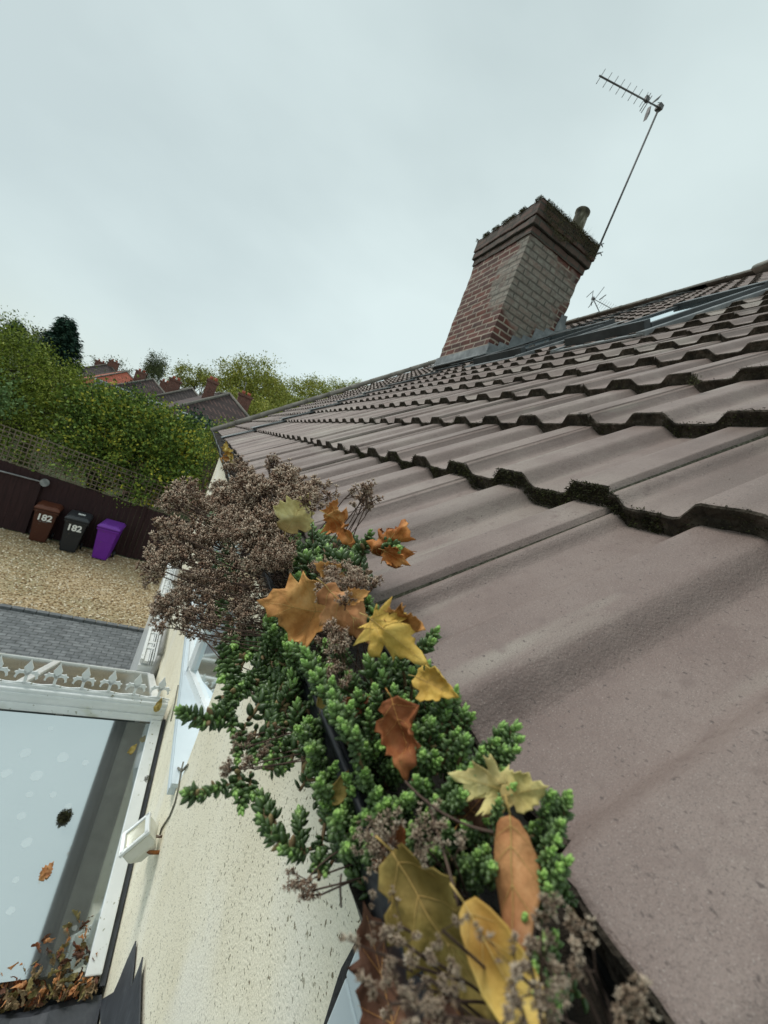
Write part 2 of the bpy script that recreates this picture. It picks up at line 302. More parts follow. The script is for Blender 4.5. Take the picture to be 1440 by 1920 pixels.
# ------------------------------------------------------------------ roof tiles
PER, RIBH = .1535, .0195
ribs = [.375+PER*i for i in range(-12, 60)]   # centre of rib (flat .352-.403)
PROF = [(-.076, 0), (-.052, 0), (-.046, .06), (-.029, .9), (-.024, 1), (.026, 1), (.031, .9), (.046, .07), (.053, 0)]
def prof_h(y):
    o = (y-.375+PER/2) % PER - PER/2
    for (a, ha), (b, hb) in zip(PROF, PROF[1:]+[(.0765, 0)]):
        if a <= o <= b: return ha+(hb-ha)*(o-a)/max(1e-6, b-a)
    return 0
def tile_rows(y0, y1, k0, k1, name, parent, joint0=.352, seed=1):
    rr = random.Random(seed)
    vs, fs, mi = [], [], []
    ys = []; jts = []
    for c in ribs:
        for o, h in PROF:
            if y0 <= c+o <= y1: ys.append((c+o, h, False))
        i = round((c-.375)/PER)
        if i % 2 == 0:
            jy = c-.0235
            if y0 < jy-.01 and jy+.01 < y1 and not -.2 < jy < .1:
                ys += [(jy-.0066, .95, 0), (jy-.0060, .62, 1), (jy-.003, .55, 1), (jy, .62, 1), (jy+.0006, 1, 0)]; jts.append(jy)
    ys = [q for q in ys if q[2] or (len(q) > 3) or not any(-.0066 < q[0]-j_ < .0005 for j_ in jts)]
    yq = max(y0, -.12)
    while yq < min(y1, 1.3):
        if not any(abs(yq-q[0]) < .0022 for q in ys) and not any(-.009 < yq-q < .003 for q in jts): ys.append((yq, prof_h(yq), 0))
        yq += .0045
    ys.sort(key=lambda q: q[0])
    for k in range(k0, k1):
        near = k < 4
        L = GA+.035
        ss = [0, .0015, .005] + [L*q/(10 if near else 4) for q in range(1, (11 if near else 5))]
        base = len(vs); nc = len(ys)
        P0 = S1*(S0+GA*k) + N1*H0
        tj = {}
        def jit(y):
            i = math.floor((y-joint0+.001)/(2*PER))
            if i not in tj: tj[i] = (rr.uniform(-.0016, .0016), rr.uniform(-.004, .004), rr.uniform(-.0015, .0015))
            return tj[i]
        # rows of verts: butt bottom, mid, top edge, surface ...
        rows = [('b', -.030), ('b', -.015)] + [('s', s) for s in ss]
        for kind, q in rows:
            for (y, h, j) in ys:
                a, b, c_ = jit(y)
                if k == 0 and y < .105: b = b-.017*min(1, (.105-y)/.008)
                nn = -RIBH + RIBH*h + a
                wob = .0022*noise.noise(Vector((y*40, k*7.3, 0))) + .0016*noise.noise(Vector((y*130, k*3.1, 0)))
                if kind == 'b':
                    P = P0 + S2*(b+.004+wob*1.5+.002*noise.noise(Vector((y*170, q*200, k)))) + N2*(nn+q*(.92))
                else:
                    drop = (-.003 if q == 0 else (-.0008 if q < .003 else 0))
                    sh = wob*(1 if q < .02 else .2)
                    P = P0 + S2*(q+b+sh) + N2*(nn+drop+c_*q/GA+ .0006*noise.noise(Vector((y*9, q*9, k))))
                vs.append((P.x, y, P.z))
        for r in range(len(rows)-1):
            for c in range(nc-1):
                a0 = base+r*nc+c
                fs.append((a0, a0+1, a0+nc+1, a0+nc))
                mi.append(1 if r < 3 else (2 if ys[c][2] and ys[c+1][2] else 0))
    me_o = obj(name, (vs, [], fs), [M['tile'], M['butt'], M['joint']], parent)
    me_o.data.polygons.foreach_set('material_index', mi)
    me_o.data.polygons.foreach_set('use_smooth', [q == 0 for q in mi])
    return me_o
house = empty('house', (.35, 1.5, GZ), 'cream pebbledashed house whose brown tiled roof fills the right of the view', 'house')
Y0, YV1, YV2, YE = -1.3, 4.42, 4.56, 8.25
NR = 22
roof = tile_rows(Y0, YV1, 0, NR, 'roof', house)
# deck under the tiles so that no light leaks
bm = B()
a = roofP(S0+.04, Y0, -.075); b = roofP(S0+GA*NR, Y0, -.075)
quad(bm, [a, b, b+YV*(YV1-Y0), a+YV*(YV1-Y0)])
obj('roof_felt', bm, M['felt_gap_shade'], roof)
# moss growing along the lower edges of the courses
bm = B()
def mossblade(p, nrm, r):
    t = nrm.orthogonal().normalized(); t = (t*math.cos(rnd.random()*6.28)+nrm.cross(t)*math.sin(rnd.random()*6.28)).normalized()
    tip = p + (nrm + Vector((rnd.gauss(0, .5), rnd.gauss(0, .5), rnd.gauss(0, .5)))).normalized()*r*rnd.uniform(1, 2)
    bm.faces.new([bm.verts.new(p+t*r*.45), bm.verts.new(p-t*r*.45), bm.verts.new(tip)])
for k, n_, ymax in ((0, 16000, 1.0), (1, 15000, 1.4), (2, 9000, 2.2), (3, 6000, 3.2), (4, 4000, 3.6)):
    for i in range(n_):
        y = .02+rnd.random()**1.4*ymax
        dens = noise.noise(Vector((y*14, k*5.7, 1)))
        if dens < -.02 and rnd.random() < .85: continue
        P0 = S1*(S0+GA*k)+N1*H0
        q = rnd.random()
        nn = -RIBH+RIBH*prof_h(y)
        p = P0+YV*y+N2*(nn-.027*q+.001)+S2*((-.015 if k == 0 and y < .1 else 0)+.003+rnd.uniform(-.002, .001)*(1+dens))
        mossblade(p, (-S2+N2*(.5 if k else -.4)).normalized(), (rnd.uniform(.0011, .0028) if k else rnd.uniform(.0005, .0012))*(1+.3*dens))
o = obj('edge_moss', bm, M['moss'], roof); o['kind'] = 'stuff'

# ridge capping of the main roof
def halfround(bm, a, b, r, up, n=8, side=None, mi=0, flare=1.06):
    a = Vector(a); b = Vector(b); t = (b-a).normalized(); s = t.cross(up).normalized()
    ra, rb = [], []
    for i in range(n+1):
        an = math.pi*i/n
        d = s*math.cos(an)+up*math.sin(an)*.8
        ra.append(bm.verts.new(a+d*r*flare)); rb.append(bm.verts.new(b+d*r))
    for i in range(n):
        f = bm.faces.new((ra[i], ra[i+1], rb[i+1], rb[i])); f.smooth = True; f.material_index = mi
    f = bm.faces.new(ra); f.material_index = mi; f = bm.faces.new(rb[::-1]); f.material_index = mi; f = bm.faces.new((ra[0], rb[0], rb[-1], ra[-1])); f.material_index = mi
bm = B()
sr = S0+GA*NR
y = YV1
while y > 2.2:
    p = roofP(sr, y, -.03); q = roofP(sr, y-.45, -.03)
    lift = .02*math.sin(y*3)*0
    halfround(bm, q+ZV*lift, p+ZV*lift, .11, ZV); y -= .45
obj('ridge_capping', bm, M['ridge'], house)
M['endcap'] = mat('mortared_cap', [(.3, (.20, .19, .165)), (.6, (.33, .31, .275)), (.8, (.42, .41, .37))], .85, scale=9, detail=7, bump=.5, bscale=40)
# raised, mortared capping where a second ridge comes in at the near end
bm = B()
for i in range(4):
    p = roofP(sr-.02, 3.62-i*.32, -.04+.03*i); q = roofP(sr-.02, 3.62-(i+1.05)*.32, -.015+.03*i)
    halfround(bm, q, p, .17, ZV)
o = obj('end_capping', bm, [M['endcap']], house)
# back slope of the roof
bm = B(); a = roofP(sr, Y0, -.05); b = a+Vector((4.5, 0, -3.8)); quad(bm, [a, b, b+YV*(YE-Y0), a+YV*(YE-Y0)])
obj('rear_roof_slope', bm, M['tile'], house)

# lead strip and neighbour's roof
nb = empty('neighbouring_house', (.35, 6.5, GZ), 'adjoining house whose roof continues beyond the lead strip to a capped verge', 'house')
nroof = tile_rows(YV2, YE, 0, NR, 'roof', nb, seed=3)
bm = B(); a = roofP(S0+.04, YV2, -.075); b = roofP(S0+GA*NR, YV2, -.075); quad(bm, [a, b, b+YV*(YE-YV2), a+YV*(YE-YV2)]); obj('roof_felt', bm, M['felt_gap_shade'], nroof)
bm = B()
for k in range(NR):
    a = roofP(S0+GA*k-.03, YV1-.05, .010); 
    box(bm, roofP(S0+GA*k+GA/2, (YV1+YV2)/2, .004), GA+.05, YV2-YV1+.10, .006, (S2, YV, N2))
    bar(bm, roofP(S0+GA*k-.02, YV1+.03, .012), roofP(S0+GA*(k+1), YV1+.03, -.008), .03, .018, N2)
obj('lead_strip', bm, M['lead'], house)
bm = B()
L = GA*NR+.1; n = 15
for i in range(n):
    p = roofP(S0-.1+L*i/n, YE+.02, -.005); q = roofP(S0-.1+L*(i+1)/n+.02, YE+.02, -.005)
    halfround(bm, p, q, .10, N1)
obj('verge_capping', bm, M['ridge'], nb)
bm = B()
y = YE
while y > YV2-.1:
    halfround(bm, roofP(sr, y-.45, -.03), roofP(sr, y, -.03), .11, ZV); y -= .45
obj('ridge_capping', bm, M['ridge'], nb)
bm = B(); boxab(bm, (.36, YV2, GZ), (5.2, YE-.05, -.17)); 
ngon_prism(bm, [(.36, YV2+.1, -.17), (5.2, YV2+.1, -.17), (5.2, YV2+.1, 3.7)], (0, YE-YV2-.2, 0))
obj('wall', bm, M['render'], nb)

# ------------------------------------------------------------------ wall with openings, soffit, gutter
XW = .35
def wall_with_holes(y0, y1, z0, z1, holes, x, t):
    bm = B(); yy = sorted({y0, y1, *[h[0] for h in holes], *[h[1] for h in holes]}); zz = sorted({z0, z1, *[h[2] for h in holes], *[h[3] for h in holes]})
    for i in range(len(yy)-1):
        for j in range(len(zz)-1):
            cy, cz = (yy[i]+yy[i+1])/2, (zz[j]+zz[j+1])/2
            if any(h[0] < cy < h[1] and h[2] < cz < h[3] for h in holes): continue
            boxab(bm, (x, yy[i], zz[j]), (x+t, yy[i+1], zz[j+1]))
    bmesh.ops.remove_doubles(bm, verts=bm.verts, dist=1e-5)
    # drop the doubled inner faces
    seen = {}
    for f in list(bm.faces):
        key = tuple(sorted(v.index for v in f.verts))
    return bm
W1 = (1.66, 4.1, -1.47, -.42); W2 = (-.9, .36, -1.5, -.47)
obj('wall', wall_with_holes(Y0, YV2, GZ, -.14, [W1, W2], XW, .28), M['render'], house)
bm = B(); boxab(bm, (.206, Y0, -.30), (.222, YE, -.135)); boxab(bm, (.222, Y0, -.30), (XW+.02, YE, -.285))
obj('fascia', bm, M['fascia'], house)
bm = B(); ngon_prism(bm, [(.240, Y0, -.125), (.205, Y0, -.140), (.190, Y0, -.168), (.194, Y0, -.170), (.209, Y0, -.143), (.243, Y0, -.129)], (0, YE-Y0, 0)); obj('eaves_gap_shade', bm, M['felt_gap_shade'], house)  # near-black strip added for the shade in the gap under the eave tiles
# gutter: half round, sagging a little
GX, GR = .150, .050
bm = B(); n = 12; prev = None; ny = 90
def sag(y): return .004*math.sin(y*5)+.003*math.sin(y*13)
for i in range(ny+1):
    y = -.4+(8.2+.4)*(i/ny)**2.2
    ring = []
    for k in range(n+1):
        an = math.pi*.80*k/n
        ring.append(bm.verts.new((GX-math.cos(an)*GR, y, -.127-math.sin(an)*GR*1.0+sag(y))))
    for k in range(n, -1, -1):
        an = math.pi*.80*k/n
        ring.append(bm.verts.new((GX-math.cos(an)*(GR-.0025), y, -.127-math.sin(an)*(GR-.0025)+sag(y)+.001)))
    if prev:
        for k in range(len(ring)):
            f = bm.faces.new((prev[k], ring[k], ring[(k+1) % len(ring)], prev[(k+1) % len(ring)])); f.smooth = True
    prev = ring
tube(bm, [(GX-GR-.001, -.4+(8.6)*(i/ny)**2.2, -.1275+sag(-.4+(8.6)*(i/ny)**2.2)) for i in range(ny+1)], .0022, 8)
gut_o = obj('gutter', bm, M['gutter'], house)
bm = B()
prev = None
for i in range(240):
    y = -.35+8.4*(i/239)**2; ring = []
    for k in range(9):
        u = -1+k/4; x = GX+u*(GR-.004)
        ring.append(bm.verts.new((x, y, -.150+.008*noise.noise(Vector((x*60, y*30, 0)))+.008*(1-u*u)+.010*max(0, u)+.012*noise.noise(Vector((0, y*9, 3)))-(.010 if y < .08 else 0))))
    if prev:
        for k in range(8): bm.faces.new((prev[k], prev[k+1], ring[k+1], ring[k]))
    prev = ring
obj('silt', bm, M['soil'], gut_o)

# ------------------------------------------------------------------ far bay window W1
win = bm = B()
fr = empty('w', (0, 0, 0), None, None); bpy.data.objects.remove(fr)
pc = [Vector((.372, 2.52, 0)), Vector((.455, 2.19, 0)), Vector((.585, 1.70, 0))]
def frame_run(bm, a, b, z0, z1, w_=.055, mull=()):
    bar(bm, a+ZV*(z0+w_/2), b+ZV*(z0+w_/2), .06, w_, mi=0); bar(bm, a+ZV*(z1-w_/2), b+ZV*(z1-w_/2), .06, w_)
    for q in (0, 1, *mull):
        p = a.lerp(b, q); t = (b-a).normalized()
        bar(bm, p+ZV*(z0+w_), p+ZV*(z1-w_), w_, .058, t)
z0, z1 = -1.455, -.44
frame_run(bm, pc[0], pc[2], z0, z1, .055)
frame_run(bm, pc[0]+YV*.04, Vector((.372, 4.06, 0)), z0, z1, .055, (.33, .66))
fw = obj('window', bm, M['upvc'], house)
bm = B()
for a, b in ((pc[0], pc[2]), (pc[0]+YV*.04, Vector((.372, 4.06, 0)))): bar(bm, a+ZV*((z0+z1)/2), b+ZV*((z0+z1)/2), .012, (z1-z0-.1))
obj('pane', bm, M['bayglass'], fw)
bm = B()
ngon_prism(bm, [(.325, 1.69, -1.468), (.325, 4.14, -1.468), (.62, 4.14, -1.468), (.62, 1.69, -1.468)][::-1], (0, 0, .02))
boxab(bm, (.322, 1.69, -1.50), (.349, 4.14, -1.469))
obj('window_sill', bm, M['upvcblue'], fw)
bm = B(); boxab(bm, (.42, 1.0, -1.46), (1.9, 1.02, -.3)); boxab(bm, (1.9, 1.0, -1.5), (1.92, 4.4, -.3)); boxab(bm, (.64, 1.0, -1.5), (1.9, 4.4, -1.48)); boxab(bm, (.63, 1, -.30), (1.9, 4.4, -.28))
obj('room', bm, M['render'], house)
# near window W2 under the gutter, black sealed edge
bm = B()
boxab(bm, (.33, W2[0]+.01, W2[2]+.01), (.38, W2[1]-.005, W2[2]+.07), bev=.004); boxab(bm, (.33, W2[0]+.01, W2[3]-.07), (.38, W2[1]-.005, W2[3]-.01), bev=.004)
for y in (W2[0]+.01, W2[1]-.075, -.1): boxab(bm, (.331, y, W2[2]+.072), (.379, y+.07, W2[3]-.072), bev=.004)
for y in (W2[1]-.145,): boxab(bm, (.345, y, W2[2]+.072), (.379, y+.066, W2[3]-.072), bev=.004)
fw2 = obj('window', bm, M['upvcblue'], house); fw2['label'] = 'pale blue window frame just under the gutter'
bm = B(); boxab(bm, (.358, W2[0]+.05, W2[2]+.05), (.366, W2[1]-.05, W2[3]-.05)); obj('pane', bm, M['winglass'], fw2)
bm = B()  # ragged black edge band
pts = [(700, 1700), (690, 1725), (668, 1765), (652, 1795), (640, 1815), (628, 1850), (620, 1880), (606, 1925), (590, 1990)]
inn = [(790, 1640), (745, 1745), (715, 1790), (698, 1812), (688, 1832), (678, 1862), (666, 1890), (650, 1930), (620, 2010)]
oa = [atX(px+rnd.uniform(-3, 3), py, XW-.012) for px, py in pts]; ob = [atX(px, py, XW-.012) for px, py in inn]
for i in range(len(pts)-1): ngon_prism(bm, [oa[i], oa[i+1], ob[i+1], ob[i]], (.02, 0, 0))
o = obj('window_edge', bm, M['black'], fw2); 

# ------------------------------------------------------------------ roof windows
def skylight(y0, y1, s0, s1):
    def P(s, y, n): return roofP(s, y, n)
    bm = B()
    def edge(a, b, w_, h_): bar(bm, a, b, w_, h_, N1, bev=.004)
    edge(P(s0, y0, .016), P(s0, y1, .016), .05, .066)
    edge(P(s1, y0, .012), P(s1, y1, .012), .12, .06)
    edge(P(s0+.026, y0+.02, .002), P(s1-.061, y0+.02, .002), .045, .05)
    edge(P(s0+.026, y1-.02, .002), P(s1-.061, y1-.02, .002), .045, .05)
    f = obj('roof_window', bm, M['anth'], house)
    bm = B(); box(bm, P((s0+s1)/2, (y0+y1)/2, .012), s1-s0-.08, y1-y0-.08, .008, (S1, YV, N1)); obj('pane', bm, M['winglass'], f)
    bm = B()
    for a, b in ((y0-.055, y0-.004), (y1+.004, y1+.055)): box(bm, P((s0+s1)/2-.02, (a+b)/2, -.012), s1-s0+.16, b-a, .03, (S1, YV, N1), bev=.004)
    box(bm, P(s0-.07, (y0+y1)/2, -.012), .08, y1-y0+.10, .010, (S1, YV, N1)); box(bm, P(s1+.11, (y0+y1)/2, -.006), .09, y1-y0+.10, .010, (S1, YV, N1))
    obj('flashing', bm, M['lead'], f)
    return f
M['anth'] = mat('grey_cladding', [(.3, (.035, .04, .042)), (.7, (.075, .082, .085))], .38, scale=8, metal=.3)
skylight(1.72, 2.28, 2.28, 3.35); skylight(2.92, 3.60, 2.46, 3.42)

# ------------------------------------------------------------------ chimney
CX0, CX1, CY0, CY1 = 2.50, 3.37, 4.38, 5.52
CZT = 3.33
M['cbrick'] = brickmat('chimney_brick', (.135, .043, .028), (.065, .032, .026), (.31, .26, .205), .225, .0745, .010, ('XY', 2), patch=((.30, .30, .25), (CX0+.30, CY0-.10, 2.85), .95))
M['capbrick'] = brickmat('cap_brick', (.10, .056, .042), (.065, .052, .038), (.05, .048, .036), .225, .0745, .010, ('XY', 2))
M['flaunch'] = mat('mossy_flaunching', [(.3, (.05, .05, .03)), (.55, (.11, .105, .06)), (.75, (.18, .17, .13))], .95, scale=9, detail=8, bump=1, bscale=30, bdist=.02)
# brick body with real joints: each course is a ring set back or forward by a hair
bm = B()
zc = 1.2
boxab(bm, (CX0, CY0, 1.2), (CX1, CY1, CZT))
bmesh.ops.subdivide_edges(bm, edges=list(bm.edges), cuts=40, use_grid_fill=True)
for v in bm.verts:
    q = noise.noise_vector(v.co*14); cz = math.floor(v.co.z/.0745); e = .004*math.sin(cz*2.4)+.003*math.sin(cz*5.1)
    v.co += Vector((q.x*.004+(e if v.co.x < CX0+.01 else (-e if v.co.x > CX1-.01 else 0)), q.y*.004+(e if v.co.y < CY0+.01 else 0), 0))
chim = obj('chimney', bm, M['cbrick'], house)
bm = B()
z = CZT
for d, h in ((.022, .085), (.012, .010), (.050, .088), (.040, .010), (.064, .16), (.050, .03)):
    boxab(bm, (CX0-d, CY0-d, z), (CX1+d, CY1+d, z+h), bev=.006); z += h
bmesh.ops.subdivide_edges(bm, edges=[e for e in bm.edges if e.calc_length() > .3], cuts=14)
for v in bm.verts:
    q = noise.noise_vector(v.co*9); q2 = noise.noise_vector(v.co*28); v.co += Vector((q.x, q.y, q.z))*.007+Vector((q2.x, q2.y, q2.z))*.007
cap = obj('chimney_cap', bm, M['capbrick'], chim)
CT = z
# flaunching mound
bm = B(); nx = 26
grid = []
for i in range(nx+1):
    row = []
    for j in range(nx+1):
        u, v = i/nx, j/nx; x = CX0-.06+(CX1-CX0+.12)*u; y_ = CY0-.06+(CY1-CY0+.12)*v
        e = min(u, 1-u, v, 1-v)*2
        hh = CT-.015+.09*(1-(1-min(1, e*1.8))**2)+.03*noise.noise(Vector((x*9, y_*9, 0)))
        row.append(bm.verts.new((x, y_, hh)))
    grid.append(row)
for i in range(nx):
    for j in range(nx): bm.faces.new((grid[i][j], grid[i+1][j], grid[i+1][j+1], grid[i][j+1])).smooth = True
obj('flaunching', bm, M['flaunch'], chim)
# moss and grass hanging on the cap
bm = B()
for i in range(26000):
    side = rnd.random()
    if side < .62: x = rnd.uniform(CX0-.06, CX1+.06); y_ = CY0-.068
    else: x = CX0-.068; y_ = rnd.uniform(CY0-.08, CY1+.08)
    d = noise.noise(Vector((x*5, y_*5, 2)))
    zt = CT-.0
    hang = (.13+.20*max(0, d+.3)) if side < .62 else .04+.05*max(0, d)
    if d < -.25: continue
    z_ = zt - rnd.random()**1.6*hang
    p = Vector((x, y_, z_)) + Vector((0, rnd.uniform(-.02, .05), 0)) if side < .62 else Vector((x+rnd.uniform(-.02, .05), y_, z_))
    mossblade(p, Vector((-.3, -.7, .5)).normalized(), rnd.uniform(.005, .010))
for i in range(70):
    p = Vector((rnd.uniform(CX0+.1, CX1), CY0-.03+rnd.random()*.1, CT+.05)); tp = p+Vector((rnd.gauss(0, .02), rnd.gauss(0, .02), rnd.uniform(.03, .09)))
    bm.faces.new([bm.verts.new(p), bm.verts.new(p+Vector((.004, 0, 0))), bm.verts.new(tp)])
o = obj('moss', bm, M['moss2'] if 'moss2' in M else mat('chimney_moss', [(.2, (.035, .035, .018)), (.5, (.085, .080, .040)), (.85, (.19, .18, .09))], .95, scale=9, island=True, nmix=.5), chim); o['kind'] = 'stuff'
def pot(c, r, h, mt, fl=True):
    bm = B(); prof = [(1.0, 0), (.93, .1), (.86, .8), (.88, .86), (1.0, .9), (1.02, .97), (.92, 1.0), (.78, 1.0), (.72, .9), (.7, .3)]
    n = 24; rings = []
    for pr, ph in prof:
        rings.append([bm.verts.new(Vector(c)+Vector((math.cos(2*math.pi*k/n)*r*pr*(1+(.06 if (fl and k % 2 and .05 < ph < .85) else 0)), math.sin(2*math.pi*k/n)*r*pr*(1+(.06 if (fl and k % 2 and .05 < ph < .85) else 0)), ph*h))) for k in range(n)])
    for a, b in zip(rings, rings[1:]):
        for k in range(n): bm.faces.new((a[k], a[(k+1) % n], b[(k+1) % n], b[k])).smooth = True
    bm.faces.new(rings[-1])
    return obj('chimney_pot', bm, mt, chim)
M['pot'] = mat('buff_pot', [(.38, (.035, .032, .02)), (.52, (.11, .10, .065)), (.7, (.40, .38, .31))], .85, scale=12, detail=6, stretch=(1, 1, .3), bump=.5, bscale=40)
M['potm'] = mat('mossy_pot', [(.3, (.08, .075, .035)), (.7, (.19, .175, .09))], .95, scale=10, bump=1, bscale=30, bdist=.01)
pot((3.17, CY0+.16, CT-.03), .088, .42, M['pot']); pot((CX0+.17, CY1-.45, CT-.02), .14, .17, M['potm'], False)
# lead flashing: apron and stepped soakers
bm = B()
sc = (CX0+.0) ; 
def roofz(x): # z of rib tops at plan x
    s = (x + N1.x*0 - N1.x*H0)/S1.x; return s*S1.z+N1.z*H0
box(bm, Vector((CX0-.045, (CY0+CY1)/2, roofz(CX0-.045)+.045)), .16, CY1-CY0+.16, .012, (S1, YV, N1))
boxab(bm, (CX0-.012, CY0-.05, roofz(CX0)-.02), (CX0-.002, CY1+.05, roofz(CX0)+.15))
i = 0; x = CX0-.01
while x < CX1:
    zb = roofz(x)
    zt = roofz(x)+.13
    zt = math.floor(zt/.075)*.075+.075
    ngon_prism(bm, [(x, CY0-.004, zb-.1), (x+.155, CY0-.004, zb+.04), (x+.155, CY0-.004, zt+.02), (x+.01, CY0-.004, zt)], (0, -.006+(.002 if i % 2 else 0), 0)); x += .135; i += 1
box(bm, Vector(((CX0+CX1)/2, CY0-.07, roofz((CX0+CX1)/2)+.018)), (CX1-CX0)/math.cos(PR)+.15, .14, .01, (S1, YV, N1))
ngon_prism(bm, [(CX1-.06, CY0-.008, roofz(CX1)), (CX1+.05, CY0-.008, roofz(CX1)+.05), (CX1+.04, CY0-.008, roofz(CX1)+.24), (CX1-.05, CY0-.008, roofz(CX1)+.22)], (0, -.01, 0))
obj('flashing', bm, M['lead'], chim)

# ------------------------------------------------------------------ aerials
M['galv'] = mat('weathered_aluminium', [(.3, (.09, .09, .09)), (.7, (.12, .118, .115))], .6, scale=3, metal=0)
YA = 4.60
def aerial(name, label, YA, foot, top, tip, els, rod, refl=None, bracket=None):
    a = empty(name, atY(*foot, YA), label, 'aerial', 'television aerials on the roofs')
    bm = B(); tube(bm, [atY(*foot, YA), atY(*top, YA)], rod, 8); obj('mast', bm, M['galv'], a)
    bm = B(); b0 = atY(*top, YA); b1 = atY(*tip, YA-.2); b0e = b0+(b0-b1).normalized()*.03
    tube(bm, [b0e, b1], rod*.8, 6); box(bm, b0, rod*5, rod*6, rod*5, bev=.003); tube(bm, [b0+Vector((-.05, 0, .03)), b0+Vector((.0, 0, .07)), b0+Vector((.04, 0, .0))], .004, 5)
    bo = obj('boom', bm, M['galv'], a)
    n, ev = els
    for i in range(n):
        c = b1.lerp(b0, .02+.70*i/(n-1)); bm = B(); e = ev*(1+.08*i/n); tube(bm, [c-e, c+e], .0035, 5); obj('element', bm, M['galv'], bo)
    return a, bo, b0, b1
d1 = atY(1135.5, 129, YA-.2)-atY(1118, 157, YA-.2)
a1, bo, b0, b1 = aerial('tv_aerial', 'tall television aerial on a long thin mast strapped to the brick chimney', YA, (1117, 477), (1236, 202), (1124, 142), (8, d1*.5), .0125)
bm = B(); c = b1.lerp(b0, .76); tube(bm, [c-d1*.75, c+d1*.55], .005, 6); tube(bm, [c-d1*.75+Vector((.03, 0, 0)), c+d1*.5+Vector((.035, 0, 0))], .005, 6); box(bm, c+ZV*.02, .05, .04, .06, bev=.004); obj('dipole', bm, M['galv'], bo)
bm = B(); c = b1.lerp(b0, .87); 
for s in (1, -1):
    t1 = c+d1.normalized()*s*.02; t2 = c+d1*.5*s*1.0+Vector((.05*s*0+.03, 0, 0)); t3 = c+d1*.95*s+Vector((.05, 0, 0))
    ngon_prism(bm, [t1, t2+Vector((.012, 0, 0)), t3, t2-Vector((.012, 0, 0))], (0, .05, 0))
obj('reflector', bm, M['galv'], bo)
bm = B()
for (ax_, ay), (bx, by) in (((1092, 470), (1128, 458)), ((1088, 486), (1126, 474))):
    p = atY(ax_, ay, CY0+.1); q = atY(bx, by, YA); tube(bm, [p, q], .012, 6)
    for e in (Vector((.03, 0, .03)), Vector((.035, 0, -.02))): tube(bm, [q, q+e], .006, 5)
obj('bracket', bm, M['galv'], a1)
d2 = (atY(1122, 540, 9.5)-atY(1136, 575, 9.5))
a2, bo2, b0, b1 = aerial('tv_aerial', 'small distant television aerial just above the ridge behind the chimney', 9.5, (1150, 640), (1112, 560), (1158, 585), (9, (atY(1146, 571, 9.5)-atY(1138, 582, 9.5))*.7), .012)
bm = B()
for (p, q) in (((1103, 577), (1133, 538)), ((1109, 573), (1112, 546)), ((1100, 557), (1113, 545)), ((1124, 562), (1136, 553)), ((1112, 560), (1106, 574))):
    tube(bm, [atY(*p, 9.4), atY(*q, 9.5)], .014 if p == (1124, 562) else .009, 5)
obj('reflector', bm, M['galv'], bo2)

# ------------------------------------------------------------------ conservatory
ZR, YR = -1.83, 2.70
cons = empty('conservatory', (-1.2, 3.0, GZ), 'white conservatory with a mirror-blue glass roof and fleur-de-lis crested ridge against the cream wall', 'conservatory')
XO = -3.2
fd = Vector((0, -1.28, -.56)).normalized()      # down the front slope
fn = Vector((1, 0, 0)).cross(fd); fn = fn if fn.z > 0 else -fn
bd = Vector((0, 1.9, -.86)).normalized(); bn = Vector((1, 0, 0)).cross(bd); bn = bn if bn.z > 0 else -bn
f0 = Vector((0, YR-.02, ZR-.03)); b0_ = Vector((0, YR+.02, ZR-.03))
LF, LB = 1.10, 2.06
bm = B()
boxab(bm, (XO, YR-.032, ZR-.03), (.325, YR+.032, ZR+.085), bev=.006)
boxab(bm, (XO, YR-.045, ZR-.035), (.322, YR-.0325, ZR+.01), bev=.004)
boxab(bm, (XO, YR-.040, ZR+.050), (.322, YR-.0325, ZR+.066), bev=.003)
bar(bm, Vector((XO, YR+.065, ZR-.040)), Vector((.318, YR+.065, ZR-.040)), .065, .03, bn, bev=.006)
boxab(bm, (XO, YR-.010, ZR+.0855), (.30, YR+.010, ZR+.100))
ridge = obj('ridge_beam', bm, M['upvc'], cons)
# cresting: one fleur-de-lis finial every 17 cm on a scrolled rail
def fleur():
    bm = B(); t = .007
    def poly(p): ngon_prism(bm, [(x, -t/2, z) for x, z in p], (0, t, 0))
    poly([(-.008, 0), (.008, 0), (.009, .055), (.020, .075), (.026, .098), (.012, .122), (0, .150), (-.012, .122), (-.026, .098), (-.020, .075), (-.009, .055)])
    for s in (1, -1):
        q = [(0, .048), (.020, .062), (.040, .060), (.052, .046), (.054, .030), (.066, .036), (.060, .056), (.070, .066), (.056, .072), (.052, .084), (.038, .078), (.018, .080), (0, .066)]
        p = [(s*x, z) for x, z in q]
        poly(p if s < 0 else p[::-1])
        q = [(.006, .012), (.020, .010), (.050, .006), (.085, .002), (.085, -.006), (0, -.006)]
        poly([(s*x, z) for x, z in (q if s > 0 else q[::-1])])
    bmesh.ops.scale(bm, vec=(.84, 1, .98), verts=bm.verts); me = bpy.data.meshes.new('finial'); bmesh.ops.recalc_face_normals(bm, faces=bm.faces); bm.to_mesh(me); bm.free(); me.materials.append(M['upvc']); return me
fme = fleur()
x = .255
i = 0
while x > XO:
    o = bpy.data.objects.new('finial', fme); C.objects.link(o); o.parent = ridge; 
    o.location = Vector((x, YR, ZR+.100)); x -= .138; i += 1
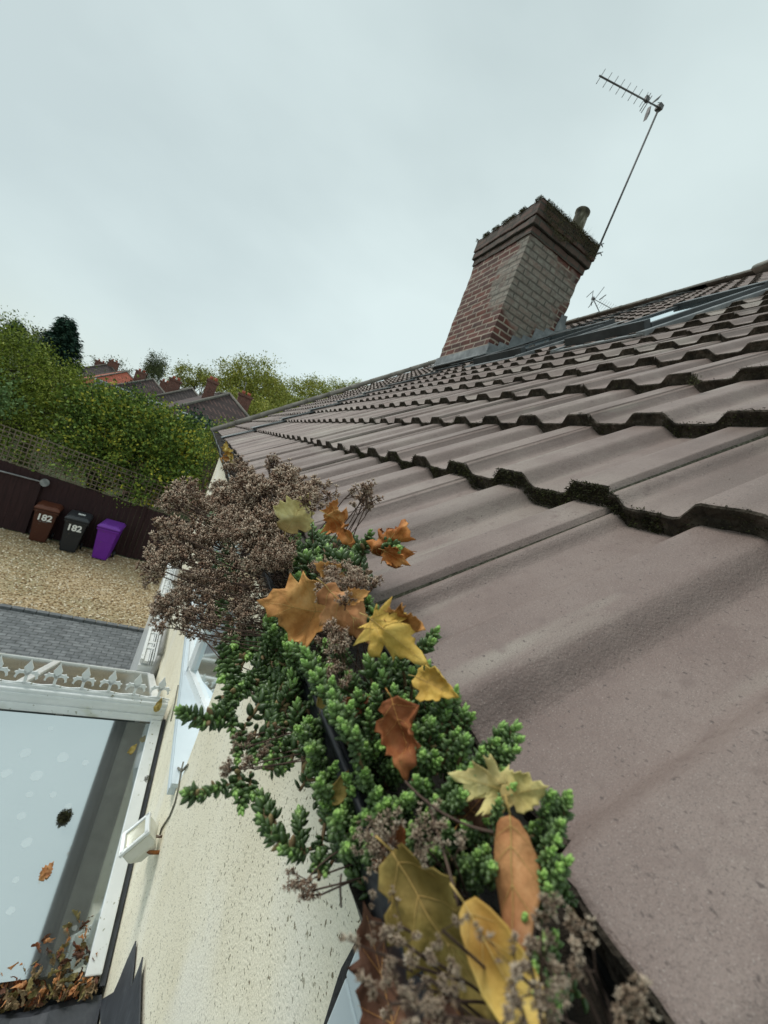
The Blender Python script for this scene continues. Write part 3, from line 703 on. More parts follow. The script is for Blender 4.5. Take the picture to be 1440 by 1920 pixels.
# glass
def pane(x0, x1, o, d, n_, l0, l1, mt, name='pane', par=cons):
    bm = B(); a = o+d*l0; b = o+d*l1; a = Vector((0, a.y, a.z)); b = Vector((0, b.y, b.z))
    c = (a+b)/2+XV*(x0+x1)/2; box(bm, c, x1-x0, l1-l0, .014, (XV, d, n_)); return obj(name, bm, mt, par)
def gbar(x, o, d, n_, l0, l1, w_=.05, par=cons):
    bm = B(); a = o+d*l0+XV*x; b = o+d*l1+XV*x; bar(bm, a+n_*.012, b+n_*.012, w_, .028, n_, bev=.005); return obj('glazing_bar', bm, M['upvc'], par)
for x0, x1 in ((-1.02, .262), (-2.1, -1.07), (-3.15, -2.15)):
    pane(x0, x1, f0, fd, fn, .035, LF, M['roofglass'])
gbar(.29, f0, fd, fn, .02, LF+.02, .062)
for x in (-1.045, -2.125, -3.17): gbar(x, f0, fd, fn, .02, LF+.02)
for x0, x1 in ((-.52, .27), (-1.15, -.57), (-1.8, -1.2), (-2.45, -1.85), (-3.15, -2.5)):
    pane(x0, x1, b0_, bd, bn, .10, LB, M['dirtyglass'])
for x in (.29, -.545, -1.175, -1.825, -2.475, -3.17): gbar(x, b0_, bd, bn, .08, LB+.03, .055)
# lead cover strip along the wall
bm = B()
a = f0+XV*.334; bar(bm, a+fd*.0, a+fd*(LF+.05), .020, .02, fn)
obj('lead_flashing', bm, M['deadlead'], cons)
bm = B(); e = b0_+bd*(LB+.03); bar(bm, Vector((XO, e.y, e.z)), Vector((.30, e.y, e.z)), .05, .05, bn, bev=.006); bar(bm, Vector((XO, e.y+.05, e.z-.03)), Vector((.28, e.y+.05, e.z-.03)), .03, .02, bn)
e2 = f0+fd*(LF+.02)
obj('eaves_beam', bm, M['upvc'], cons)
# box gutter and dark lead at the foot of the front slope, rising to a black flat roof
e2z = e2.z
bm = B(); boxab(bm, (XO, e2.y-.20, e2z-.13), (.345, e2.y+.03, e2z-.075)); obj('box_gutter', bm, M['deadlead'], cons)
bm = B()
ngon_prism(bm, [(XO, e2.y-.05, e2z-.13), (XO, e2.y-.06, e2z-.02), (XO, e2.y-.09, e2z+.0), (XO, e2.y-.20, e2z-.005), (XO, e2.y-.20, e2z-.13)], (3.54, 0, 0))
bmesh.ops.subdivide_edges(bm, edges=[e for e in bm.edges if e.calc_length() > 1], cuts=60)
for v in bm.verts:
    q = noise.noise_vector(v.co*7); v.co.y += q.x*.014; v.co.z += q.y*.016
obj('lead_upstand', bm, M['deadlead'], cons)
bm = B(); boxab(bm, (XO, -1.5, e2z-.15), (.345, e2.y-.19, e2z-.02)); obj('flat_roof', bm, M['deadlead'], cons)
bm = B()
for yy, pl_ in ((0, ((256, 1764), (240, 1800), (226, 1835), (215, 1860), (190, 1875), (190, 1960), (240, 1960), (247, 1850), (252, 1810))), (.005, ((269, 1794), (262, 1815), (252, 1840), (243, 1860), (236, 1890), (225, 1960), (262, 1960), (264, 1880), (266, 1820)))):
    ngon_prism(bm, [atX(*q, XW-.006-yy) for q in pl_], (-.004, 0, 0))
bmesh.ops.recalc_face_normals(bm, faces=bm.faces)
obj('lead_step', bm, M['deadlead'], cons)
# side walls and glazing of the conservatory below the roof
bm = B()
for (xa, ya, xb, yb) in ((XO, 1.45, XO, 4.6), (XO, 4.6, .33, 4.6)):
    a = Vector((xa, ya, 0)); b = Vector((xb, yb, 0)); L = (b-a).length; n = int(L/.62)
    zt = -2.76
    bar(bm, a+ZV*GZ+ZV*.3, b+ZV*GZ+ZV*.3, .1, .6); bar(bm, a+ZV*zt, b+ZV*zt, .07, .07)
    for i in range(n+1):
        p = a.lerp(b, i/n); bar(bm, p+ZV*(GZ+.6), p+ZV*(zt-.035), .06, .06, XV if abs((b-a).x) < .1 else YV)
fw = obj('frame', bm, M['upvc'], cons)
bm = B(); boxab(bm, (XO-.005, 1.5, GZ+.62), (XO+.005, 4.55, -2.8)); boxab(bm, (XO+.05, 4.595, GZ+.62), (.3, 4.605, -2.8)); obj('side_glass', bm, M['winglass'], fw)
M['floorc'] = mat('conservatory_floor', [(.4, (.18, .16, .13)), (.6, (.28, .25, .2))], .6, scale=3)
bm = B(); boxab(bm, (XO, 1.4, GZ+.0), (.34, 4.6, GZ+.1)); obj('floor', bm, M['floorc'], cons)
# water spots and droppings on the glass
M['spot'] = mat('dried_splash', [(.3, (.42, .47, .48)), (.7, (.62, .66, .66))], .8, scale=30)
bm = B()
def onglass(px, py, lift=.0): 
    o = f0+fn*(.0073+lift); d = ray(px, py); return d*(fn.dot(o)/fn.dot(d))
for px, py, r in ((48, 1412, 9), (118, 1420, 10), (160, 1430, 6), (68, 1455, 10), (40, 1530, 7), (50, 1580, 8), (128, 1512, 6), (12, 1450, 8), (20, 1708, 6), (135, 1760, 5), (95, 1366, 5), (30, 1650, 5), (140, 1740, 4), (100, 1490, 6), (55, 1490, 6)):
    c = onglass(px, py); rr = r*c.length/FPX*.9
    vs = []
    for k in range(18):
        a = k*math.pi/9; q = rr*.8*rnd.uniform(.8, 1.05)
        vs.append(bm.verts.new(c+XV*math.cos(a)*q+fd*math.sin(a)*q))
    bm.faces.new(vs)
o = obj('dried_splashes', bm, glassmat('dried_splash_glass', (.90, .97, .985), (.34, .37, .365), .48, .08), cons); o['kind'] = 'stuff'

# lean-to with white rails beyond the conservatory
lt = empty('white_lean_to', (.2, 6, GZ), 'white ribbed lean-to edge running along the wall beyond the conservatory', 'lean-to')
bm = B(); zl = -2.62
for x, w_, h_, dz in ((.165, .03, .05, .02), (.205, .045, .03, 0), (.238, .012, .045, .01), (.262, .012, .045, .01), (.288, .02, .04, .006)):
    boxab(bm, (x-w_/2, 4.72, zl-h_+dz), (x+w_/2, 8.1, zl+dz), bev=.003)
for i in range(26): 
    if i % 3: boxab(bm, (.176, 4.85+i*.125, zl-.01), (.262, 4.89+i*.125, zl+.012))
obj('rail', bm, M['upvc'], lt)
bm = B(); boxab(bm, (.15, 4.72, GZ), (.34, 8.1, zl-.055)); obj('wall', bm, M['upvc'], lt)
M['greypvc'] = mat('grey_pipe', [(.3, (.20, .20, .19)), (.7, (.34, .34, .32))], .5, scale=8)
bm = B(); tube(bm, [(.318, 4.66, -2.50), (.318, 5.4, -2.50), (.318, 8.0, -2.50)], .03, 10); tube(bm, [(.318, 4.70, -2.50), (.31, 4.60, -2.56), (.31, 4.60, -2.8)], .03, 10)
o = obj('waste_pipe', bm, M['greypvc']); tag(o, 'grey waste pipe running along the cream wall above the white lean-to rails', 'pipe')

# ------------------------------------------------------------------ floodlight and cable on the wall
fl = empty('floodlight', atX(300, 1588, XW), 'white outdoor floodlight on a rusty bracket fixed to the cream wall', 'floodlight')
wp = atX(300, 1585, XW); ctr = atX(256, 1565, .255)
M['lampw'] = mat('yellowed_plastic', [(.3, (.60, .60, .52)), (.7, (.74, .75, .70))], .4, scale=8)
M['rust'] = mat('rusty_steel', [(.35, (.30, .11, .03)), (.5, (.10, .05, .03)), (.65, (.45, .42, .36))], .8, scale=22)
# body axes read from its outline: front face tilts up and outward
ex = (atX(240, 1610, .215)-atX(250, 1528, .215)).normalized()          # along its width, roughly along the wall
nf = Vector((-.62, -.40, .68)); nf = (nf-ex*nf.dot(ex)).normalized(); ey = nf.cross(ex).normalized()
bm = B(); 
W_, Hh = .125, .105
def fr_(c, w_, h_): return [c+ex*(i*w_/2)+ey*(j*h_/2) for i, j in ((-1, -1), (1, -1), (1, 1), (-1, 1))]
la = fr_(ctr, W_, Hh); lb = fr_(ctr-nf*.045, W_, Hh); lc = fr_(ctr-nf*.085, W_*.6, Hh*.55)
def loft(bm, rings):
    vs = [[bm.verts.new(p) for p in r] for r in rings]
    for a, b in zip(vs, vs[1:]):
        for k in range(4): bm.faces.new((a[k], a[(k+1) % 4], b[(k+1) % 4], b[k]))
    bm.faces.new(vs[0]); bm.faces.new(vs[-1][::-1])
    bmesh.ops.recalc_face_normals(bm, faces=bm.faces)
loft(bm, [la, lb, lc]); bmesh.ops.bevel(bm, geom=list(bm.edges), offset=.004, segments=2, affect='EDGES')
fb = obj('lamp_body', bm, M['lampw'], fl)
bm = B()
for i, j, w_, h_ in ((0, -.5, W_+.012, .018), (0, .5, W_+.012, .018), (-.5, 0, .018, Hh+.012), (.5, 0, .018, Hh+.012)):
    box(bm, ctr+ex*(i*(W_-.008))+ey*(j*(Hh-.008))+nf*.005, w_, h_, .012, (ex, ey, nf), bev=.003)
obj('bezel', bm, M['upvc'], fb)
bm = B(); box(bm, ctr+nf*.003, W_-.02, Hh-.02, .004, (ex, ey, nf)); obj('lens', bm, M['litglass'], fb)
bm = B(); tube(bm, [ctr-ey*.0-nf*.03+ex*.04, wp+Vector((-.03, -.03, 0)), wp+Vector((.0, -.03, 0))], .007, 8); tube(bm, [ctr-nf*.04-ex*.03, wp+Vector((-.02, .02, .02)), wp+Vector((0, .02, .02))], .005, 8)
obj('bracket', bm, M['rust'], fl)
bm = B(); w2 = atX(293, 1560, XW); tube(bm, [w2+Vector((0, 0, 0)), w2+Vector((-.02, 0, 0)), w2+Vector((-.05, 0, -.005)), w2+Vector((-.055, 0, -.006))], [.034, .034, .030, .018], 16); tube(bm, [w2+Vector((-.05, 0, -.02)), ctr-nf*.06], .022, 10)
obj('junction_box', bm, M['lampw'], fl)
bm = B(); tube(bm, [atX(*p, XW-.004) for p in ((299, 1568), (303, 1553), (318, 1530), (328, 1505), (334, 1480), (337, 1462), (341, 1440), (344, 1428))], .0035, 6)
tube(bm, [atX(*p, XW-.004) for p in ((334, 1440), (341, 1446), (352, 1434))], .005, 6)
M['cable'] = mat('dirty_cable', [(.3, (.10, .095, .075)), (.7, (.26, .25, .20))], .8, scale=30)
tag(obj('cable', bm, M['cable']), 'grey cable running down the cream wall from the white sill to the floodlight', 'cable')
bm = B(); tube(bm, [atX(*p, XW-.004) for p in ((334, 1285), (331, 1300), (328, 1318), (324, 1335), (320, 1352))], .004, 6)
tag(obj('cable', bm, M['cable']), 'short dark cable on the wall beside the end of the crested ridge', 'cable')

# ------------------------------------------------------------------ wheelie bins
def bin_(px, py, col, lidcol, label, number, sticker=False, yawd=0, fw=.46):
    g = atZ(px, py, GZ)          # middle of the front foot
    root = empty('wheelie_bin', g, label, 'wheelie bin', 'wheelie bins along the fence')
    rot = Matrix.Rotation(R_(yawd), 4, 'Z'); root.rotation_euler = (0, 0, R_(yawd))
    def P(x, y, z): return g + (rot @ Vector((x, y, z)))
    def fin(bm, name, mt, par=root, sm=False):
        o = obj(name, bm, mt, par, sm)
        # express in the root's frame
        inv = (Matrix.Translation(g) @ rot).inverted(); o.data.transform(inv); o.location = (0, 0, 0); return o
    m1 = mat('bin_plastic', [(.3, tuple(c*.85 for c in col)), (.7, col)], .45, scale=6, specks=[((.12, .10, .08), 14, .66, .8, (1, 1, 1))])
    m2 = mat('bin_lid_plastic', [(.3, tuple(c*.85 for c in lidcol)), (.7, lidcol)], .4, scale=6)
    bm = B()
    lv = [(.36, .0, .46, 0.03), (.37, -.005, .47, .06), (.50, -.03, .64, .84), (.54, -.04, .67, .90), (.55, -.045, .69, .955)]
    rings = [[bm.verts.new(P(sx*w_/2, y, z)) for sx, y in ((-1, y0), (1, y0), (1, y1), (-1, y1))] for w_, y0, y1, z in lv]
    for a, b in zip(rings, rings[1:]):
        for k in range(4): bm.faces.new((a[k], a[(k+1) % 4], b[(k+1) % 4], b[k]))
    bm.faces.new(rings[0][::-1]); bm.faces.new(rings[-1])
    bmesh.ops.bevel(bm, geom=[e for e in bm.edges], offset=.018, segments=2, affect='EDGES')
    # moulded panel line and rim
    box(bm, P(0, -.045, .90), .56, .02, .04, (rot @ XV, rot @ YV, ZV), bev=.005)
    box(bm, P(0, -.022, .55), .40, .012, .02, (rot @ XV, rot @ YV, ZV), bev=.004)
    body = fin(bm, 'body', m1)
    bm = B()
    lid = [[P(-.29, -.075, .955), P(.29, -.075, .955), P(.29, .70, .955), P(-.29, .70, .955)], [P(-.29, -.075, .985), P(.29, -.075, .985), P(.29, .70, .985), P(-.29, .70, .985)],
           [P(-.22, .02, 1.045), P(.22, .02, 1.045), P(.24, .66, 1.055), P(-.24, .66, 1.055)]]
    vs = [[bm.verts.new(p) for p in r] for r in lid]
    for a, b in zip(vs, vs[1:]):
        for k in range(4): bm.faces.new((a[k], a[(k+1) % 4], b[(k+1) % 4], b[k]))
    bm.faces.new(vs[0][::-1]); bm.faces.new(vs[-1]); bmesh.ops.bevel(bm, geom=list(bm.edges), offset=.012, segments=2, affect='EDGES')
    for s in (-1, 1): box(bm, P(s*.13, .12, 1.045), .07, .05, .03, (rot @ XV, rot @ YV, ZV), bev=.008)
    lidp = fin(bm, 'lid', m2)
    bm = B(); tube(bm, [P(-.22, .74, .93), P(.22, .74, .93)], .016, 8)
    for s in (-1, 1): tube(bm, [P(s*.2, .66, .93), P(s*.2, .745, .93)], .014, 8)
    fin(bm, 'handle', m1)
    for s in (-1, 1):
        bm = B(); tube(bm, [P(s*.245-.025, .52, .10), P(s*.245+.025, .52, .10)], .10, 18); fin(bm, 'wheel', M['gutter'])
    if number:
        cu = bpy.data.curves.new('n', 'FONT'); cu.body = number; cu.size = .235; cu.align_x = 'CENTER'; cu.extrude = .003; cu.offset = .008
        to = bpy.data.objects.new('n', cu); C.objects.link(to); dg = bpy.context.evaluated_depsgraph_get(); me = bpy.data.meshes.new_from_object(to.evaluated_get(dg)); bpy.data.objects.remove(to)
        me.materials.clear(); me.materials.append(M['whitep'])
        me.transform(Matrix.Translation((0, -.052, .66)) @ Matrix.Rotation(R_(88), 4, 'X'))
        o = bpy.data.objects.new('house_number', me); C.objects.link(o); o.parent = body; o.location = (0, 0, 0); o['label'] = 'white number %s' % number
        bm = B()
        for i in range(3): box(bm, P(-.07+i*.07, -.033, .615), .05, .004, .014, (rot @ XV, rot @ YV, ZV))
        if not sticker: fin(bm, 'lettering', M['lead'], body)
        else: bm.free()
    if sticker:
        bm = B(); box(bm, P(.03, .33, 1.058), .17, .13, .006, (rot @ XV, rot @ YV, ZV)); fin(bm, 'sticker', M['whitep'], lidp)
    return root
M['whitep'] = mat('white_vinyl', (.80, .80, .78), .5)
bin_(68, 1017, (.075, .022, .012), (.13, .042, .022), 'brown wheelie bin numbered 182 beside the gate', '182', yawd=6)
bin_(124, 1036, (.020, .022, .026), (.040, .043, .048), 'black wheelie bin numbered 182 with a white sticker on its lid', '182', True, yawd=4)
bin_(184, 1050, (.16, .020, .34), (.20, .05, .40), 'bright purple wheelie bin without a number', None, yawd=-3)

# ------------------------------------------------------------------ fence with trellis
YF = 14.5
M['fence'] = mat('maroon_boards', [(.3, (.020, .008, .009)), (.6, (.036, .014, .015)), (.8, (.055, .026, .025))], .8, scale=4, detail=6, stretch=(6, 1, .6))
M['trellis'] = mat('weathered_trellis', [(.3, (.11, .085, .062)), (.7, (.25, .205, .155))], .9, scale=10)
fence = empty('fence', (-6, YF, GZ), 'dark maroon boarded fence behind the gravel and the bins', 'fence')
def ftop(x): return -3.02+(-.085)*(x+4.0)*.55/1 if x > -12 else -2.65
xg = atY(62, 950, YF).x
bm = B(); x = -16.0
while x < 1.6:
    z1 = ftop(x); w_ = .148
    boxab(bm, (x, YF-.01+rnd.uniform(-.003, .003), GZ+.01), (x+w_-.004, YF+.012, z1+rnd.uniform(-.008, .008))); x += w_
obj('boards', bm, M['fence'], fence)
for x in (-15.9, -12.9, -9.9, -6.9, -.9, 1.5):
    bm = B(); boxab(bm, (x, YF-.05, GZ), (x+.10, YF-.012, ftop(x)+.05)); obj('post', bm, M['fence'], fence)
bm = B(); 
def ttop(x): return ftop(x)+.92-.02*(x+4)*0
xs = [-16+.125*i for i in range(int(16.6/.125))]
for x in xs: boxab(bm, (x-.013, YF-.012, ftop(x)+.02), (x+.009, YF+.002, ttop(x)))
for j in range(8):
    for i in range(33): 
        xa, xb = -16+i*.5, -15.5+i*.5
        bar(bm, (xa, YF+.010, ftop(xa)+.04+j*.125), (xb, YF+.010, ftop(xb)+.04+j*.125), .014, .027)
tr = obj('trellis', bm, M['trellis'], fence)
gate = empty('gate', (xg-1.2, YF-.1, GZ), 'dark maroon boarded gate left of the brown bin, a metal rail across its top', 'gate')
bm = B(); gz = atY(75, 905, YF-.07).z
for i in range(14): boxab(bm, (xg-.05-.15*(i+1)+.003, YF-.10, GZ+.03), (xg-.05-.15*i, YF-.06, gz))
gb = obj('boards', bm, M['fence'], gate)
bm = B(); boxab(bm, (xg-.05, YF-.13, GZ), (xg+.05, YF-.055, gz+.03)); obj('post', bm, M['fence'], gate)
bm = B(); p0 = atY(0, 883, YF-.16); p1 = atY(84, 905, YF-.16); tube(bm, [p0+(p0-p1), p0, p1], .022, 8); obj('rail', bm, M['galv2'] if 'galv2' in M else mat('grey_steel', [(.3, (.20, .20, .21)), (.7, (.36, .36, .37))], .5, scale=6, metal=.3), gate)
bm = B(); tube(bm, [p1+Vector((0, .03, 0)), p1+Vector((0, -.03, 0))], .11, 16); obj('roller', bm, M['lead'], gate)

# ------------------------------------------------------------------ trees and shrubs
def leafmat(name, cs, sc=.8): return mat(name, [(.22, cs[0]), (.44, cs[1]), (.60, cs[2]), (.80, cs[3])], .75, scale=sc, island=True, nmix=.55, spec=.2)
M['willow'] = leafmat('olive_leaves', ((.055, .085, .012), (.13, .18, .022), (.23, .28, .038), (.34, .35, .06)))
M['laurel'] = leafmat('green_leaves', ((.035, .062, .014), (.10, .165, .032), (.20, .28, .05), (.55, .46, .05)), 1.2)
M['conif'] = leafmat('conifer_needles', ((.012, .030, .022), (.022, .055, .038), (.040, .085, .055), (.07, .12, .075)))
M['autumn'] = leafmat('autumn_leaves', ((.14, .165, .035), (.25, .28, .055), (.38, .39, .085), (.55, .48, .12)), .25)
M['poplar'] = leafmat('poplar_leaves', ((.07, .085, .045), (.11, .13, .06), (.16, .18, .08), (.22, .23, .10)), .3)
M['bark'] = mat('bark', [(.3, (.04, .032, .024)), (.7, (.11, .09, .07))], .95, scale=5, bump=.8, bscale=12)
def crown(bm, c, rad, n, ls, up=.4, clump=10, fill=.55, droop=0):
    """leaf faces gathered in tufts over an uneven crown, dark gaps between the tufts"""
    c = Vector(c); per = clump*5; tr = ls*2.6
    for i in range(max(3, n//per)):
        while True:
            d = Vector((rnd.uniform(-1, 1), rnd.uniform(-1, 1), rnd.uniform(-1, 1)))
            if .05 < d.length < 1: break
        d = d.normalized()*(fill+(1-fill)*rnd.random()**.5)
        d *= 1+.35*noise.noise(Vector((d.x*1.9+c.x, d.y*1.9, d.z*1.9+c.z)))
        p = c+Vector((d.x*rad[0], d.y*rad[1], d.z*rad[2]))
        out = Vector((d.x, d.y, d.z*.8+up-droop*.8)).normalized(); t_ = tr*rnd.uniform(.6, 1.5)
        for k in range(per):
            w_ = rnd.random()
            q = p+Vector((rnd.gauss(0, 1), rnd.gauss(0, 1), rnd.gauss(0, .7)))*t_*.6+out*t_*rnd.uniform(-.8, 1.1)
            a = (out*.7+Vector((rnd.gauss(0, .6), rnd.gauss(0, .6), rnd.gauss(0, .6)-droop))).normalized()
            b = a.cross(Vector((rnd.gauss(0, 1), rnd.gauss(0, 1), rnd.gauss(0, 1)))).normalized()
            l = ls*rnd.uniform(.55, 1.2); wd = .34 if not droop else .2
            v = [bm.verts.new(q), bm.verts.new(q+a*l*.45+b*l*wd), bm.verts.new(q+a*l), bm.verts.new(q+a*l*.45-b*l*wd)]
            bm.faces.new(v)
def tree(name, label, cat, lumps, mt, base, th, group=None, ls=.09, dens=900, trunk=True, **k):
    """lumps: (px, py, Y, rx, rz) seen crowns"""
    c0 = [ (atY(px, py, Y), rx, rz) for px, py, Y, rx, rz in lumps]
    bx = sum(q[0].x for q in c0)/len(c0) if base is None else base[0]; by = sum(q[0].y for q in c0)/len(c0) if base is None else base[1]
    root = empty(name, (bx, by, GZ), label, cat, group)
    bm = B()
    tops = Vector((bx, by, GZ))
    tube(bm, [tops, tops+Vector((.05, 0, (c0[0][0].z-GZ)*.5)), Vector((bx, by, c0[0][0].z))], [th, th*.75, th*.3], 8)
    for p, rx, rz in c0:
        s_ = tops+ZV*(p.z-GZ)*.35; tube(bm, [s_, s_.lerp(p, .5)+ZV*.1, p+ZV*rz*.5], [th*.45, th*.3, th*.06], 6)
        for q in range(5):
            e = p+Vector((rnd.uniform(-1, 1)*rx, rnd.uniform(-1, 1)*rx, rnd.uniform(-.4, .9)*rz)); tube(bm, [s_.lerp(p, .6), (s_.lerp(p, .6)+e)/2+ZV*.1, e], [th*.18, th*.1, th*.03], 5)
    obj('trunk', bm, M['bark'], root)
    bm = B()
    for p, rx, rz in c0: crown(bm, p, (rx, rx*.9, rz), int(dens*rx*rz), ls, **k)
    obj('crown', bm, mt, root)
    return root
tree('willow_tree', 'large olive-green feathery tree rising over the left end of the trellis', 'tree',
     [(5, 672, 18, 1.35, 1.15), (60, 712, 17.5, 1.35, 1.1), (-70, 690, 18, 2.0, 2.0), (20, 765, 17, 1.8, 1.1), (115, 775, 17, 1.2, 1.1), (-140, 760, 18, 2.4, 2.4), (135, 740, 17.5, .8, .8), (60, 820, 16.4, 1.7, .75), (100, 725, 17.8, .9, .8), (30, 645, 19, .6, .45)],
     M['willow'], (-9.5, 19), .3, ls=.10, dens=3600, droop=.5, clump=12)
tree('laurel_bush', 'broad green bush flecked with yellow leaves spilling over the right end of the trellis', 'bush',
     [(215, 778, 16.2, 1.0, .8), (262, 800, 15.8, 1.15, .9), (305, 832, 15.6, 1.0, .95), (195, 822, 15.8, 1.2, .8), (340, 872, 15.4, .85, .8), (270, 872, 15.3, 1.1, .75), (203, 768, 16.6, .6, .4), (245, 780, 16.4, .7, .5), (295, 925, 14.9, .8, .42), (348, 915, 15.1, .55, .6), (165, 860, 15.4, .9, .5), (360, 850, 15.9, .5, .6), (172, 770, 16.2, .7, .7), (318, 800, 16.2, .6, .55), (352, 822, 16.4, .65, .6), (375, 850, 16, .45, .5)],
     M['laurel'], (-2.6, 16.2), .14, ls=.11, dens=3600, clump=8)
tree('ivy', 'dark ivy growing through the foot of the trellis', 'climbing plant',
     [(30, 835, 14.8, .8, .22), (110, 862, 14.75, .9, .2), (190, 900, 14.7, .9, .22), (250, 925, 14.7, .9, .25), (200, 870, 14.75, .9, .25)], M['laurel'], (-4.5, 14.8), .03, ls=.06, dens=2200)
# conifer
def conifer(px, pyt, pyb, Y, r, label, n=5200, ls=.22, group=None):
    t = atY(px, pyt, Y); b = atY(px+ (pyb-pyt)*-.36, pyb, Y); h = t.z-b.z
    root = empty('conifer', (t.x, t.y, GZ), label, 'tree', group)
    bm = B(); tube(bm, [(t.x, t.y, GZ), (t.x, t.y, t.z)], [.25, .02], 8); obj('trunk', bm, M['bark'], root)
    bm = B()
    for i in range(n//14):
        f = rnd.random()**.8; z = t.z-f*h; rr = r*(.12+f*.95)*(1-max(0, f-.8)*1.5)*rnd.uniform(.55, 1.08); a = rnd.random()*6.28
        rr *= 1+.3*noise.noise(Vector((math.cos(a)*1.5, math.sin(a)*1.5, z*1.3)))
        e = Vector((t.x+math.cos(a)*rr, t.y+math.sin(a)*rr, z-.12*rr)); s_ = Vector((t.x, t.y, z+.05))
        for k in range(14):
            u = rnd.random()**.5; p = s_.lerp(e, u)+Vector((rnd.gauss(0, .06), rnd.gauss(0, .06), rnd.gauss(0, .04)-.12*u*u)); d = ((e-s_).normalized()+Vector((rnd.gauss(0, .4), rnd.gauss(0, .4), rnd.gauss(0, .35)-.1))).normalized()
            sd_ = d.cross(ZV+Vector((rnd.gauss(0, .5), rnd.gauss(0, .5), 0))).normalized(); l = ls*rnd.uniform(.5, 1)
            bm.faces.new([bm.verts.new(p), bm.verts.new(p+d*l*.5+sd_*l*.16), bm.verts.new(p+d*l), bm.verts.new(p+d*l*.5-sd_*l*.16)])
    obj('crown', bm, M['conif'], root)
conifer(130, 597, 690, 24, 1.35, 'dark blue-green bushy conifer standing above the hedge at left', 12000, .26)
conifer(36, 600, 640, 30, .8, 'thin pale conifer tip showing above the olive tree at the left edge', 900, .3)
tree('shrub', 'pale-leaved shrub at the far left edge above the trellis', 'shrub', [(5, 742, 15.2, .55, .35), (-25, 730, 15.2, .6, .4)], leafmat('pale_leaves', ((.05, .10, .03), (.09, .16, .05), (.14, .22, .08), (.2, .28, .1))), None, .03, ls=.11, dens=1500)
tree('shrub', 'dark green shrub just past the far end of the gutter', 'shrub', [(420, 822, 11.5, .35, .3), (445, 812, 11.6, .3, .18), (400, 838, 11.5, .4, .35)], M['laurel'], None, .04, ls=.06, dens=9000)
tree('shrub', 'dark holly-like shrub between the hedge and the tiled roofs', 'shrub', [(350, 806, 19, .6, .5), (374, 808, 19, .65, .55), (392, 815, 18, .5, .4), (238, 732, 22, .5, .3)], M['conif'], None, .06, ls=.1, dens=3200)
# far trees behind the roofs
far = [((470, 715, 62, 4.6, 3.6), (500, 735, 60, 3.6, 3.2), (445, 735, 62, 3.6, 3.0)), ((560, 745, 66, 3.4, 2.6), (590, 735, 66, 3.0, 2.4), (530, 755, 64, 3, 2.6)), ((625, 735, 70, 3.0, 2.4), (655, 735, 70, 2.8, 1.6), (680, 728, 72, 2.2, 1.1)),
       ((370, 705, 75, 3.6, 1.6), (395, 712, 75, 2.6, 1.5), (340, 708, 78, 2.4, 1.2)), ((500, 790, 55, 3.2, 3.2), (560, 790, 55, 3.0, 3.4)), ((440, 770, 52, 2.2, 2.4), (478, 775, 52, 2.0, 2.4)),
       ((60, 640, 60, 3.6, 1.6), (75, 655, 60, 3, 2)), ((200, 690, 90, 3.2, 1.6), (225, 690, 90, 2.6, 1.8))]
labs = ['tallest round yellow-green tree behind the brown tiled roofs', 'middle yellow-green tree behind the far end of the long roof', 'yellow-green tree at the right end of the far tree line, nearest the chimney',
        'low broad tree behind the far chimneys', 'dark lower tree just above the roof verge', 'tree directly behind the brick stack with a pole', 'distant grey-green tree between conifer and left edge', 'bare-topped distant tree above the orange roof']
for i, (l, lb) in enumerate(zip(far, labs)):
    l = [(a, b+5, Y_, c*.86, d*.84) for a, b, Y_, c, d in l]
    tree('far_tree', lb, 'tree', l, M['autumn'] if i < 6 else M['poplar'], None, .35, 'trees on the skyline', ls=.24, dens=900 if i != 7 else 260, clump=9)
for px, pt, Y, lb in ((286, 668, 95, 'leftmost and tallest of the three narrow poplars'), (297, 672, 95, 'middle one of the three narrow poplars'), (307, 676, 97, 'rightmost of the three narrow poplars')):
    tree('poplar_tree', lb, 'tree', [(px-2, pt+8, Y, .34, 1.3), (px-5, pt+18, Y, .5, 1.6), (px-9, pt+30, Y, .6, 1.8)], M['poplar'], None, .2, 'narrow poplars', ls=.22, dens=1300)

